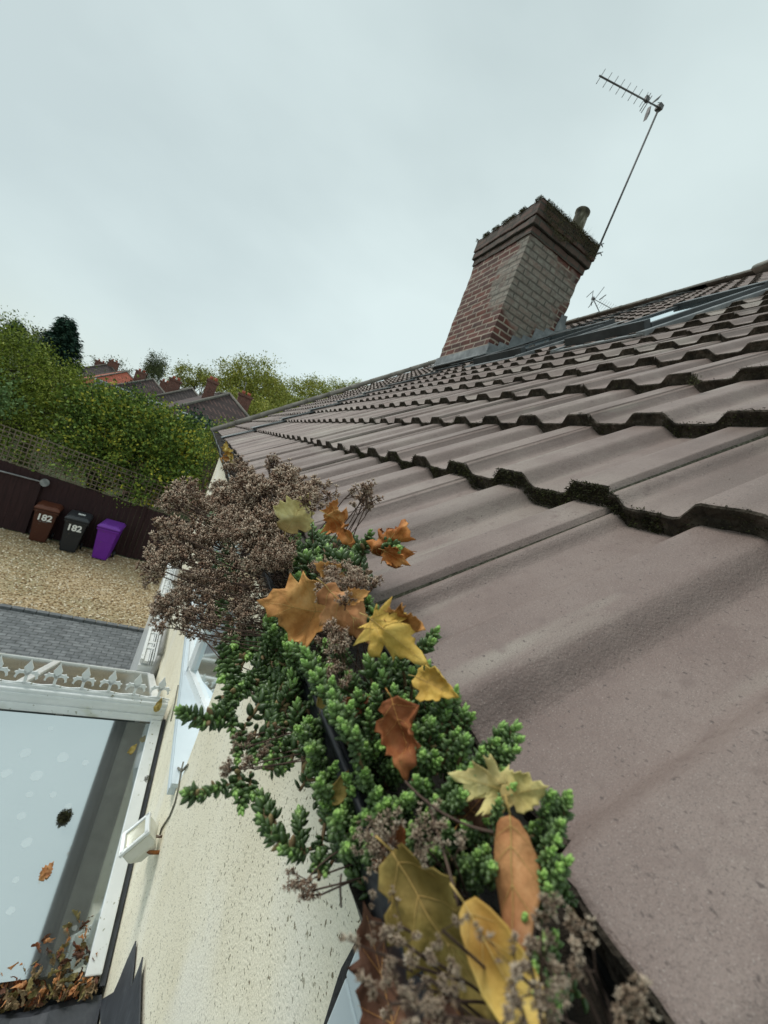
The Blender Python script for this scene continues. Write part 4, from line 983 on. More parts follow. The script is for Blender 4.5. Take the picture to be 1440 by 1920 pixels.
# ------------------------------------------------------------------ houses beyond
M['rooft'] = brickmat('far_plain_tiles', (.125, .070, .060), (.095, .055, .048), (.045, .028, .026), .30, .42, .10, ('XY', 2))
M['roofo'] = brickmat('orange_tiles', (.46, .12, .065), (.40, .10, .055), (.30, .08, .045), .3, .4, .04, ('XY', 2))
M['roofd'] = brickmat('grey_brown_tiles', (.10, .075, .068), (.08, .06, .056), (.05, .038, .036), .3, .4, .08, ('XY', 2))
M['farbrick'] = brickmat('far_brick', (.20, .075, .055), (.15, .06, .045), (.2, .15, .12), .225, .075, .008, ('XY', 2))
def farhouse(apex, Y, hw, mt, label, stacks=(), depth=9, pitch=36, yaw=0, pole=False):
    a = atY(*apex, Y); root = empty('brick_house', (a.x, a.y+3, GZ), label, 'house', 'houses beyond the trees')
    tp = math.tan(R_(pitch)); ez = a.z-hw*tp; rot = Matrix.Rotation(R_(yaw), 3, 'Z')
    def P(x, y, z): v = rot @ Vector((x, y, 0)); return Vector((a.x+v.x, a.y+v.y, z))
    fx, bx = -hw*.95, depth
    e = [P(-hw, fx, ez), P(hw, fx, ez), P(hw, bx+hw, ez), P(-hw, bx+hw, ez)]; r0 = P(0, 0, a.z); r1 = P(0, bx, a.z)
    bm = B()
    quad(bm, [e[0], e[1], r0]); quad(bm, [e[1], e[2], r1, r0]); quad(bm, [e[2], e[3], r1]); quad(bm, [e[3], e[0], r0, r1]); quad(bm, e[::-1])
    rf = obj('roof', bm, mt, root)
    bm = B(); 
    for p, q in ((r0, e[0]), (r0, e[1]), (r0, r1), (r1, e[2]), (r1, e[3])): tube(bm, [p+ZV*.03, q+ZV*.03], .085, 6)
    obj('hip_capping', bm, M['ridge'], rf)
    bm = B(); w_ = hw-.4
    c = [P(-w_, fx+.4, 0), P(w_, fx+.4, 0), P(w_, bx+w_, 0), P(-w_, bx+w_, 0)]
    for i in range(4):
        p, q = c[i], c[(i+1) % 4]; quad(bm, [Vector((p.x, p.y, GZ)), Vector((q.x, q.y, GZ)), Vector((q.x, q.y, ez+.1)), Vector((p.x, p.y, ez+.1))])
    obj('wall', bm, M['farbrick'], root)
    for i in range(2):
        for zz in (GZ+1.0, GZ+3.6):
            bm = B(); box(bm, P((-.5+i)*hw*.9, fx+.37, zz+.6), 1.4, .1, 1.2, (rot @ XV, rot @ YV, ZV)); wf = obj('window', bm, M['upvc'], root)
            bm = B(); box(bm, P((-.5+i)*hw*.9, fx+.33, zz+.6), 1.2, .1, 1.0, (rot @ XV, rot @ YV, ZV)); obj('pane', bm, M['winglass'], wf)
    for (sx, st, sb, dY, w_) in stacks:
        t = atY(sx, st, Y+dY); b = atY(sx, sb, Y+dY); bm = B(); boxab(bm, (t.x-w_/2, t.y-.35, b.z-1.5), (t.x+w_/2, t.y+.35, t.z-.16))
        boxab(bm, (t.x-w_/2-.06, t.y-.41, t.z-.16), (t.x+w_/2+.06, t.y+.41, t.z))
        ch = obj('chimney', bm, M['farbrick'], root)
        for s in (-.22, .22):
            bm = B(); tube(bm, [(t.x+s*w_, t.y, t.z), (t.x+s*w_, t.y, t.z+.22)], .11, 8); obj('chimney_pot', bm, M['roofo'], ch)
        if pole:
            bm = B(); tube(bm, [atY(449, 765, Y+dY), atY(462, 716, Y+dY)], .03, 5); obj('pole', bm, M['galv'], ch)
    return root
farhouse((430, 739), 27, 3.9, M['rooft'], 'nearest brown-tiled hipped house, its roof touching the end of the verge', ((400, 714, 748, 3, .62),), yaw=8)
farhouse((360, 729), 36, 4.0, M['roofd'], 'second hipped house behind the nearest brown roof', ((330, 712, 735, 2, .8),), yaw=8)
farhouse((287, 711), 46, 3.7, M['rooft'], 'brown-roofed house between the orange roof and the grey-brown roofs', ((266, 697, 720, 4, .9), (310, 716, 735, 5, .8)), yaw=8)
farhouse((238, 697), 58, 4.5, M['roofo'], 'house with a bright orange tiled roof', (), yaw=14)
farhouse((205, 683), 72, 6.0, M['roofd'], 'farthest dull brown roofs above the orange roof', ((215, 678, 690, 0, 1.2), (190, 678, 690, 0, 1.2)), yaw=10)
farhouse((462, 800), 30, 2.6, M['rooft'], 'house whose brick stack with a leaning pole stands beside the trees', ((461, 741, 790, 1, .85),), yaw=0, pole=True)

# ------------------------------------------------------------------ stonecrop growing in the gutter
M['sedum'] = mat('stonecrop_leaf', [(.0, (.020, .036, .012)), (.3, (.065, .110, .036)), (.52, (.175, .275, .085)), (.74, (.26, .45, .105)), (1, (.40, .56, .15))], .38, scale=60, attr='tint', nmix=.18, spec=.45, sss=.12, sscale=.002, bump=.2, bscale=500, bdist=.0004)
M['deadleaf'] = mat('withered_stonecrop_leaf', [(.3, (.16, .09, .05)), (.7, (.38, .30, .13))], .8, scale=90)
M['stem'] = mat('stonecrop_stem', [(.3, (.10, .05, .03)), (.7, (.20, .15, .06))], .7, scale=80)
M['husk'] = mat('dry_husk', [(.05, (.055, .028, .018)), (.28, (.17, .088, .056)), (.48, (.31, .195, .130)), (.70, (.54, .43, .32)), (1, (.80, .71, .58))], .8, scale=200, attr='tint', nmix=.3)
M['palehusk'] = mat('pale_dry_husk', [(.05, (.06, .035, .022)), (.28, (.17, .11, .07)), (.48, (.33, .24, .165)), (.68, (.60, .485, .36)), (1, (.90, .81, .67))], .8, scale=200, attr='tint', nmix=.3)
M['twig'] = mat('dry_stem', [(.3, (.045, .024, .018)), (.7, (.13, .085, .062))], .85, scale=60)
def blob(vs, fs, tv, c, ax, L, w_, flat, tint, seg=6, rings=4, tip=.35):
    """a plump leaf from c along ax"""
    s = ax.orthogonal().normalized() if abs(ax.z) > .98 else ax.cross(ZV).normalized(); u = s.cross(ax).normalized(); base = len(vs)
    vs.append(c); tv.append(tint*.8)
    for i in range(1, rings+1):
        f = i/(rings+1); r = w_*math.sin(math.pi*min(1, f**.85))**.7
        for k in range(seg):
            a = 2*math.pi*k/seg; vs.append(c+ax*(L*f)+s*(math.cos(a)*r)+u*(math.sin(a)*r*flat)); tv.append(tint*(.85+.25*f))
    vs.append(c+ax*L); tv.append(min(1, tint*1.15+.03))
    for k in range(seg): fs.append((base, base+1+(k+1) % seg, base+1+k))
    for i in range(rings-1):
        for k in range(seg):
            a = base+1+i*seg; fs.append((a+k, a+(k+1) % seg, a+seg+(k+1) % seg, a+seg+k))
    e = base+1+rings*seg; a = base+1+(rings-1)*seg
    for k in range(seg): fs.append((a+k, a+(k+1) % seg, e))
def setmesh(name, vs, fs, tv, mats, mi=None):
    me = bpy.data.meshes.new(name); me.from_pydata(vs, [], fs)
    for q in mats: me.materials.append(q)
    at = me.attributes.new('tint', 'FLOAT', 'POINT'); at.data.foreach_set('value', tv)
    me.polygons.foreach_set('use_smooth', [True]*len(fs))
    if mi: me.polygons.foreach_set('material_index', mi)
    return me
def tubelist(vs, fs, tv, mi, pts, r, n=5, m=1, t=.5):
    base = len(vs)
    for i, p in enumerate(pts):
        d = (pts[min(i+1, len(pts)-1)]-pts[max(0, i-1)]).normalized(); s = d.orthogonal().normalized(); u = d.cross(s)
        rr = r[i] if isinstance(r, list) else r
        for k in range(n): vs.append(p+(s*math.cos(6.2832*k/n)+u*math.sin(6.2832*k/n))*rr); tv.append(t)
    for i in range(len(pts)-1):
        for k in range(n): fs.append((base+i*n+k, base+i*n+(k+1) % n, base+(i+1)*n+(k+1) % n, base+(i+1)*n+k)); mi.append(m)
def shoot_mesh(L, seed, rosette=1.0):
    r = random.Random(seed); vs, fs, tv, mi = [], [], [], []
    bx, by = r.uniform(-.25, .25)*L, r.uniform(-.25, .25)*L
    def P(u): return Vector((bx*u*u-bx*u*.5, by*u*u-by*u*.5, L*u))
    def blobm(*a, **k): n0 = len(fs); blob(vs, fs, tv, *a, **k); mi.extend([0]*(len(fs)-n0))
    tubelist(vs, fs, tv, mi, [P(i/6) for i in range(7)], [.0010, .0010, .0010, .0009, .0009, .0008, .0006], 6, 1, .4)
    n = int(L/.00110)+10; ang = r.random()*6
    for i in range(n):
        u = (i/n)**.88; ang += 2.39996+r.uniform(-.25, .25); p = P(min(1, u)); tipn = max(0, (u-.72)/.28)
        if (u < .25 and r.random() < .6) or (u < .55 and r.random() < .35): continue
        el = .25+.5*u+.65*tipn+r.uniform(-.15, .15)
        d = Vector((math.cos(ang)*math.cos(el), math.sin(ang)*math.cos(el), math.sin(el)))
        L_ = (.0068-.0030*tipn)*r.uniform(.8, 1.12); w_ = (.00165-.00045*tipn)*r.uniform(.9, 1.15)
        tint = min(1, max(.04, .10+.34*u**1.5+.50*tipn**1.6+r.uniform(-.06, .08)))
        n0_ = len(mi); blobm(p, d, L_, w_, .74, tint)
        if u < .6 and r.random() < .07: mi[n0_:] = [2]*(len(mi)-n0_)
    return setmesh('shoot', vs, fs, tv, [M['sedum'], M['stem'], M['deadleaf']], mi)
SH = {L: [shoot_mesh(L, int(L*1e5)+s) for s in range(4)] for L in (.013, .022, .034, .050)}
def orient(d, roll): 
    q = d.to_track_quat('Z', 'Y').to_matrix().to_4x4(); return q @ Matrix.Rotation(roll, 4, 'Z')
shoot_count = 0
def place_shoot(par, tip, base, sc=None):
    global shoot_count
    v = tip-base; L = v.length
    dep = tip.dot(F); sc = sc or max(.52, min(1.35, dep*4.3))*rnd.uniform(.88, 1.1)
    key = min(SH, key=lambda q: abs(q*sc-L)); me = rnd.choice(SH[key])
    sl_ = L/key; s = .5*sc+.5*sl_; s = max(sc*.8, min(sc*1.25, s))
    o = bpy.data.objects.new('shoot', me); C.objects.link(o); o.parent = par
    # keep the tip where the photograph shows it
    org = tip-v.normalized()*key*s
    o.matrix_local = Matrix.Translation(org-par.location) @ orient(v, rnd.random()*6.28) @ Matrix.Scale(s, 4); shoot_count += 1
def clump(label, root_px, shoots, fills=(), rr=.050):
    """shoots: (tip px, base px); fills: (polygon, count, direction px)"""
    c = gut(*root_px, .03); par = empty('stonecrop_plant', c, label, 'plant', 'stonecrop plants in the gutter')
    for tx, ty, bx, by in shoots:
        place_shoot(par, gut(tx, ty, rr+rnd.uniform(0, .006)), gut(bx, by, rr-.014))
    for poly, n, (dx, dy) in fills:
        xs = [p[0] for p in poly]; ys_ = [p[1] for p in poly]; k = 0; tries = 0
        while k < n and tries < 4000:
            tries += 1; x = rnd.uniform(min(xs), max(xs)); y = rnd.uniform(min(ys_), max(ys_))
            if not inpoly(x, y, poly): continue
            r = rr-rnd.uniform(.0, .028); a = rnd.gauss(0, .5); l = rnd.uniform(40, 95); ddx = dx*math.cos(a)-dy*math.sin(a); ddy = dx*math.sin(a)+dy*math.cos(a)
            place_shoot(par, gut(x, y, r), gut(x-ddx*l, y-ddy*l, r-.02)); k += 1
    return par
def inpoly(x, y, poly):
    c = False; j = len(poly)-1
    for i in range(len(poly)):
        if (poly[i][1] > y) != (poly[j][1] > y) and x < (poly[j][0]-poly[i][0])*(y-poly[i][1])/(poly[j][1]-poly[i][1])+poly[i][0]: c = not c
        j = i
    return c
up_ = (.15, -.98)
clump('green stonecrop clump with upright shoots between the large tan leaf and the white wall', (560, 1280),
      [(503, 1152, 535, 1240), (470, 1215, 510, 1270), (500, 1250, 540, 1330), (555, 1195, 572, 1270), (590, 1235, 600, 1300), (525, 1210, 555, 1290), (590, 1350, 600, 1400), (545, 1262, 560, 1330), (640, 1205, 650, 1280), (490, 1290, 530, 1340), (610, 1300, 620, 1370), (630, 1170, 640, 1240)],
      [([(480, 1180), (640, 1200), (650, 1380), (560, 1400), (470, 1290)], 30, up_)])
clump('tallest column of green stonecrop, beside the dark rust leaf', (720, 1380),
      [(688, 1236, 712, 1340), (700, 1285, 722, 1390), (716, 1262, 735, 1340), (672, 1300, 690, 1380), (735, 1330, 740, 1400), (742, 1290, 748, 1350), (690, 1340, 705, 1420), (650, 1330, 665, 1400), (720, 1235, 730, 1290), (752, 1225, 760, 1290), (675, 1400, 690, 1460), (655, 1262, 668, 1330)],
      [([(640, 1240), (760, 1240), (770, 1360), (740, 1460), (650, 1460)], 30, up_)])
clump('green stonecrop against the brown tile below the yellow spiked leaf', (820, 1380),
      [(822, 1185, 775, 1225), (812, 1200, 770, 1240), (860, 1295, 830, 1390), (835, 1300, 815, 1380), (838, 1330, 800, 1430), (870, 1330, 850, 1400), (850, 1370, 830, 1440), (875, 1385, 855, 1450), (800, 1245, 785, 1300), (775, 1255, 770, 1310), (812, 1350, 800, 1420), (790, 1400, 785, 1450)],
      [([(770, 1260), (830, 1260), (880, 1330), (880, 1480), (770, 1460)], 28, (.3, -.95))])
clump('green stonecrop leaning over the tile above the pale yellow lobed leaf', (900, 1440),
      [(968, 1362, 905, 1430), (972, 1382, 920, 1440), (948, 1370, 900, 1425), (950, 1405, 910, 1450), (925, 1385, 890, 1440), (905, 1415, 880, 1470), (952, 1478, 930, 1540), (940, 1500, 920, 1570), (885, 1440, 870, 1500), (858, 1452, 850, 1510), (965, 1395, 915, 1455)],
      [([(850, 1420), (930, 1400), (960, 1440), (920, 1560), (840, 1540)], 20, (.4, -.9))])
clump('green stonecrop at the edge of the tile beside the rolled tan leaf', (1010, 1600),
      [(1062, 1492, 1015, 1550), (1075, 1510, 1025, 1570), (1045, 1490, 1005, 1545), (1060, 1535, 1015, 1590), (1030, 1520, 1000, 1570), (1055, 1610, 1010, 1670), (1050, 1640, 1012, 1690), (1030, 1600, 1000, 1650), (1040, 1672, 1010, 1700), (1010, 1640, 995, 1690), (1045, 1560, 1010, 1610)],
      [([(1000, 1540), (1040, 1530), (1050, 1680), (1000, 1700)], 12, (.5, -.85))])
clump('bright cluster of stonecrop rosettes in the middle of the gutter', (730, 1520),
      [(700, 1478, 705, 1560), (722, 1488, 720, 1560), (745, 1500, 735, 1570), (690, 1510, 700, 1570), (715, 1520, 715, 1580), (740, 1530, 730, 1590), (660, 1450, 670, 1510), (600, 1442, 620, 1510), (615, 1450, 630, 1520), (765, 1480, 760, 1540), (790, 1460, 785, 1520), (828, 1500, 815, 1560), (845, 1545, 835, 1600), (780, 1560, 775, 1620), (640, 1520, 655, 1580), (660, 1540, 670, 1600), (680, 1455, 690, 1500), (860, 1480, 850, 1530), (905, 1595, 905, 1650), (920, 1610, 915, 1660), (895, 1610, 895, 1660), (810, 1580, 805, 1640)],
      [([(600, 1450), (760, 1440), (880, 1540), (920, 1640), (800, 1680), (660, 1600)], 36, up_)])
clump('dark green stonecrop sprays dangling low over the white wall at left of the gutter', (600, 1600),
      [(492, 1478, 520, 1560), (488, 1500, 515, 1580), (560, 1520, 565, 1590), (556, 1535, 570, 1600), (510, 1560, 560, 1600), (530, 1590, 575, 1600), (600, 1600, 598, 1650), (592, 1625, 605, 1570), (610, 1640, 600, 1580), (640, 1580, 620, 1620), (548, 1600, 590, 1590), (480, 1540, 530, 1580)], [])
clump('trailing dark stonecrop stem hanging alone across the pale sill', (450, 1370),
      [(335, 1332, 372, 1352), (352, 1342, 395, 1356), (378, 1352, 420, 1345), (398, 1330, 430, 1330), (405, 1350, 440, 1340), (430, 1300, 440, 1260), (425, 1330, 440, 1290)], [])
clump('trailing dark stonecrop stem hanging over the pebbledash below the dry heads', (500, 1470),
      [(347, 1486, 392, 1496), (372, 1492, 420, 1478), (398, 1488, 440, 1465), (455, 1515, 450, 1460), (468, 1500, 470, 1450), (545, 1432, 515, 1440), (530, 1445, 500, 1440), (440, 1490, 450, 1440)], [])
hang = clump('mass of dark stonecrop drooping in shade under the dry brown heads', (500, 1300),
      [(430, 1225, 450, 1170), (440, 1420, 460, 1360), (515, 1420, 510, 1360), (470, 1430, 480, 1370)],
      [([(410, 1150), (470, 1140), (540, 1280), (560, 1420), (500, 1440), (450, 1420), (420, 1300)], 36, (-.25, .95))])
clump('small green stonecrop shoots between the pale yellow leaf and the orange leaves', (600, 1060),
      [(560, 1010, 565, 1070), (585, 990, 590, 1050), (605, 1000, 610, 1060), (630, 1005, 632, 1060), (622, 1020, 628, 1080), (640, 1035, 645, 1090), (575, 1040, 580, 1090), (700, 1000, 680, 1030), (692, 1015, 672, 1050), (600, 1045, 604, 1090), (560, 1080, 565, 1120), (680, 1025, 665, 1060), (745, 1030, 715, 1025), (740, 1024, 712, 1018), (690, 1125, 680, 1170), (705, 1145, 700, 1180), (600, 1055, 602, 1100), (650, 1070, 652, 1100)],
      [([(545, 1000), (660, 990), (680, 1060), (640, 1110), (545, 1110)], 26, up_)])
clump('shaded stonecrop patch glimpsed through the far dry heads', (420, 1010), [], [([(395, 960), (435, 950), (440, 1060), (400, 1070)], 18, up_)])
clump('green stonecrop lowest in the picture beside the dark gap under the tile', (1010, 1850), [(1005, 1800, 1010, 1870), (1030, 1850, 1020, 1900), (1000, 1840, 1005, 1890), (1015, 1770, 1010, 1830)], [([(960, 1740), (1030, 1740), (1050, 1880), (990, 1900)], 16, up_)])

clump('green stonecrop bulging out over the black gutter lip below the dry mass', (540, 1250), [], [([(490, 1120), (560, 1160), (585, 1330), (600, 1470), (560, 1400), (520, 1300)], 34, (-.05, -.98))], rr=.066)
clump('green stonecrop shoots standing over the black gutter lip right of the drooping dark mass', (600, 1330), [(570+int(i*6.5)+rnd.randint(-14, 14), 1205+i*12, 588+int(i*6.5), 1270+i*12) for i in range(15)], [], rr=.074)
clump('green stonecrop covering the gutter lip left of the rosette cluster', (640, 1500), [(585, 1385, 605, 1440), (598, 1470, 625, 1520), (620, 1545, 650, 1580), (640, 1590, 665, 1610)], [([(590, 1420), (640, 1440), (690, 1600), (660, 1640), (610, 1540)], 26, (-.2, -.95))], rr=.062)
# ------------------------------------------------------------------ dry flower heads
def head_mesh(seed, R=.019, nb=9, pb=5, hm='husk'):
    r = random.Random(seed); vs, fs, tv, mi = [], [], [], []
    def husk(c, d, s):
        a0 = r.random()*6; o1 = d.orthogonal().normalized(); o2 = d.cross(o1); tt = r.random()
        for k in range(5):
            a = a0+k*1.2566+r.uniform(-.2, .2); out = (o1*math.cos(a)+o2*math.sin(a)); ax = (d*.75+out*.75).normalized(); L_ = s*r.uniform(.8, 1.1)
            sd = ax.cross(d).normalized() if ax.cross(d).length > .01 else o1
            b = len(vs); m_ = c+ax*L_*.45
            for p, t in ((c, .15), (m_+sd*L_*.21+out*L_*.05, .45), (c+ax*L_, .95), (m_-sd*L_*.21+out*L_*.05, .45), (m_+out*L_*.22, .6)): vs.append(p); tv.append(max(0, min(1, t*.55+tt*.5)))
            for f in ((0, 1, 4), (1, 2, 4), (2, 3, 4), (3, 0, 4), (0, 3, 2, 1)): fs.append(tuple(b+q for q in f)); mi.append(0)
    for i in range(nb):
        a = i*2.4+r.uniform(-.3, .3); el = R_(r.uniform(25, 85)); d = Vector((math.cos(a)*math.cos(el), math.sin(a)*math.cos(el), math.sin(el)))
        L_ = R*r.uniform(.75, 1.1); pts = [Vector((0, 0, 0)), d*L_*.5+ZV*.002, d*L_+ZV*.004]; tubelist(vs, fs, tv, mi, pts, [.0006, .0005, .0004], 4, 1)
        for j in range(pb):
            u = .45+.55*j/(pb-1); p = pts[0].lerp(pts[2], u); dd = (d+Vector((r.gauss(0, .6), r.gauss(0, .6), r.gauss(0, .5)+.3))).normalized(); e = p+dd*r.uniform(.003, .006)
            tubelist(vs, fs, tv, mi, [p, e], .0003, 3, 1); husk(e, dd, r.uniform(.0040, .0058))
        husk(pts[2], d, .0045)
    return setmesh('flower_head', vs, fs, tv, [M[hm], M['twig']], mi)
HM = [head_mesh(i) for i in range(6)]
HS = [head_mesh(20+i, .016, 3, 6) for i in range(4)]    # loose small sprays
HL = [head_mesh(40+i, .026, 2, 7, 'palehusk') for i in range(4)]
HL2 = [head_mesh(50+i, .030, 2, 7, 'palehusk') for i in range(4)]
HP = [head_mesh(60+i, .018, 3, 5, 'palehusk') for i in range(4)]    # longer spikes in the foreground
def add_head(par, P, root, meshes, sc):
    d = (P-root); d = (d.normalized()*.8+Vector((-.15, -.25, .5))+Vector((rnd.gauss(0, .25), rnd.gauss(0, .25), rnd.gauss(0, .2)))).normalized()
    b = P-d*.012*sc
    vs, fs, tv, mi = [], [], [], []
    mid = root.lerp(b, .5)+Vector((rnd.gauss(0, .006), rnd.gauss(0, .006), -.01 if P.x < .05 else .004))
    pts = []
    for i in range(7):
        u = i/6; pts.append(root*(1-u)**2+mid*2*u*(1-u)+b*u*u)
    pts = [p-par.location for p in pts]
    tubelist(vs, fs, tv, mi, pts, [.0009*max(.5, sc)]*3+[.0007*max(.5, sc)]*4, 5, 0)
    st = bpy.data.objects.new('stem', setmesh('stem', vs, fs, tv, [M['twig']])); C.objects.link(st); st.parent = par
    o = bpy.data.objects.new('flower_head', rnd.choice(meshes)); C.objects.link(o); o.parent = st
    o.matrix_local = Matrix.Translation(b-par.location) @ orient(d, rnd.random()*6.28) @ Matrix.Scale(sc, 4)
def polyheads(label, poly, n, r0, r1, meshes, sc, rootoff=(0, 0), group='dead flower heads standing over the gutter', spread=0):
    cx = sum(p[0] for p in poly)/len(poly); cy = sum(p[1] for p in poly)/len(poly)
    g = gut(cx+rootoff[0], cy+rootoff[1], .03); rootY = g.y
    par = empty('dead_flower_plant', Vector((AX.x, rootY, AX.z)), label, 'dead plant', group)
    xs = [p[0] for p in poly]; ys_ = [p[1] for p in poly]; k = 0; pts = []
    tries = 0
    while k < n and tries < 6000:
        tries += 1; x = rnd.uniform(min(xs), max(xs)); y = rnd.uniform(min(ys_), max(ys_))
        if not inpoly(x, y, poly): continue
        if any(abs(x-a)+abs(y-b) < spread for a, b in pts): continue
        pts.append((x, y)); r = rnd.uniform(r0, r1); P = gut(x, y, r); dep = P.dot(F)
        root = Vector((AX.x-.01+rnd.uniform(-.025, .025), P.y*.86+rootY*.14+rnd.uniform(-.03, .03)*min(1, P.y*2), -.135)); s = sc*max(.35, min(1.25, dep*2.1))*rnd.uniform(.85, 1.15)
        add_head(par, P, root, meshes, s); k += 1
    return par
polyheads('large mound of dead brown stonecrop flowers over the far stretch of gutter', [(415, 885), (450, 865), (520, 868), (590, 905), (620, 940), (545, 950), (520, 990), (470, 1010), (400, 1000), (360, 930)], 56, .065, .095, HM, 1.0, spread=11)
polyheads('dead brown flower mass bulging left of the gutter towards the purple bin', [(340, 915), (400, 900), (480, 1000), (540, 1000), (545, 1060), (480, 1110), (400, 1110), (330, 1070), (285, 1080), (275, 1030), (300, 970)], 58, .055, .088, HM, 1.0, spread=11)
polyheads('dead brown flower heads drooping below the mass, over the white window', [(330, 1080), (480, 1100), (520, 1130), (480, 1170), (460, 1230), (420, 1230), (380, 1160), (310, 1170), (300, 1130)], 30, .055, .075, HM, .85, spread=15)
polyheads('loose dead flower heads over the middle of the large tan leaf', [(590, 1060), (640, 1055), (700, 1080), (695, 1125), (640, 1130), (600, 1115)], 20, .066, .075, HM, .75)
polyheads('single open dead flower spray standing against the brown tile', [(655, 925), (700, 915), (705, 950), (690, 970), (660, 960)], 7, .078, .088, HS, .9)
polyheads('dead twiggy spray hanging left over the white lean-to', [(300, 1140), (345, 1130), (400, 1180), (390, 1200), (310, 1190)], 9, .05, .06, HS, .9)
polyheads('pinkish dead flower heads hanging low against the pebbledash wall', [(385, 1420), (430, 1390), (500, 1370), (530, 1330), (540, 1370), (500, 1430), (440, 1460)], 13, .05, .062, HM, .6)
polyheads('dead flower spike rising among green shoots below the tan leaf', [(600, 1180), (645, 1180), (660, 1290), (630, 1330), (605, 1270)], 10, .062, .070, HS, 1.0)
polyheads('pale dead flower heads in the middle of the gutter under the rosette cluster', [(680, 1560), (790, 1540), (870, 1520), (860, 1600), (760, 1640), (690, 1650)], 13, .056, .066, HP, .9)
polyheads('blurred pale dead flower heads nearest the camera at the bottom of the gutter', [(680, 1700), (740, 1690), (900, 1740), (980, 1820), (990, 1960), (760, 1960), (700, 1860)], 24, .060, .084, HL2, .66)
polyheads('dead flower sprays standing in the dark gap at the bottom right', [(980, 1700), (1050, 1720), (1130, 1760), (1120, 1900), (1020, 1960), (990, 1860)], 9, .060, .075, HL, .72)
polyheads('lone dead flower spray at the lower right under the tile edge', [(1160, 1890), (1200, 1870), (1210, 1910), (1180, 1930)], 3, .062, .07, HL, .9)
polyheads('withered tuft dangling under the dark stonecrop sprays', [(555, 1650), (590, 1640), (595, 1690), (570, 1690)], 4, .045, .05, HS, .9)
# loose bare twigs
for a, b, c_, lb in (((760, 1465), (830, 1545), (925, 1560), 'bare twig running from the rosette cluster towards the rolled leaf'), ((800, 1500), (835, 1600), (860, 1700), 'bare twig pointing down at the large olive leaf'), ((500, 1190), (480, 1300), (520, 1370), 'bare twig hanging through the dark drooping stonecrop'),
        ((350, 1170), (430, 1250), (480, 1260), 'thin twig looping in front of the far bay window'), ((420, 1190), (470, 1330), (560, 1400), 'long bare twig reaching down to the black gutter lip'), ((330, 1120), (400, 1230), (430, 1250), 'fine twig below the loose spray over the white lean-to'),
        ((640, 1640), (636, 1660), (640, 1700), 'short bristle hanging against the pebbledash'), ((610, 1130), (640, 1160), (655, 1185), 'bare stem lying on the largest tan leaf'), ((640, 1120), (645, 1160), (655, 1200), 'bare stem crossing the folded salmon-tan leaf')):
    A_, B_, C_ = gut(*a, .058), gut(*b, .062), gut(*c_, .058); pts = [A_*(1-u)**2+B_*2*u*(1-u)+C_*u*u for u in [i/10 for i in range(11)]]
    b2 = B(); tube(b2, pts, .0004, 6); o = obj('twig', b2, M['twig']); tag(o, lb, 'twig', 'bare twigs in the gutter')

# ------------------------------------------------------------------ fallen leaves
MAPLE = [(0, -.50), (.10, -.42), (.28, -.47), (.24, -.36), (.50, -.30), (.40, -.20), (.36, -.12), (.55, -.02), (.72, .10), (.60, .12), (.66, .24), (.50, .20), (.34, .16), (.26, .14), (.32, .34), (.42, .50), (.28, .46), (.26, .58), (.16, .62), (.13, .80), (0, 1.0)]
OVAL = [(0, -.5), (.14, -.46), (.27, -.33), (.36, -.12), (.37, .12), (.32, .36), (.22, .60), (.11, .82), (0, 1.0)]
RAG = [(0, -.5), (.18, -.5), (.30, -.38), (.26, -.22), (.44, -.20), (.52, -.02), (.42, .08), (.50, .26), (.36, .30), (.40, .50), (.24, .52), (.20, .74), (.08, .80), (0, .98)]
def leafcol(name, a, b, c_): return mat(name, [(.30, tuple(q*.75 for q in a)), (.42, a), (.55, b), (.68, c_)], .7, scale=38, detail=10, spec=.25, nrough=.7, specks=[((a[0]*.35, a[1]*.32, a[2]*.3), 60, .66, .74, (1, 1, 1)), ((a[0]*.6, a[1]*.5, a[2]*.5), 22, .56, .70, (1, 1, 1))], bump=.7, bscale=90, bdist=.0015, bumps=[(.25, 400)])
VW = .0075
LC = {'pale': leafcol('pale_yellow_leaf', (.50, .41, .15), (.66, .57, .25), (.74, .67, .38)),
      'tan': leafcol('tan_leaf', (.42, .19, .055), (.60, .31, .10), (.70, .43, .18)),
      'orange': leafcol('orange_leaf', (.38, .12, .025), (.55, .23, .065), (.68, .38, .15)),
      'yellow': leafcol('yellow_leaf', (.52, .32, .06), (.68, .47, .12), (.76, .60, .22)),
      'rust': leafcol('rust_leaf', (.16, .05, .018), (.26, .085, .03), (.36, .14, .05)),
      'olive': leafcol('olive_leaf', (.22, .155, .04), (.36, .27, .08), (.54, .41, .15)),
      'roll': leafcol('rolled_leaf', (.38, .16, .06), (.55, .27, .115), (.66, .38, .20)),
      'brown': leafcol('brown_leaf', (.07, .03, .018), (.13, .06, .035), (.22, .11, .06))}
VEIN = mat('leaf_vein', [(.3, (.42, .26, .07)), (.7, (.60, .44, .16))], .6, scale=40)
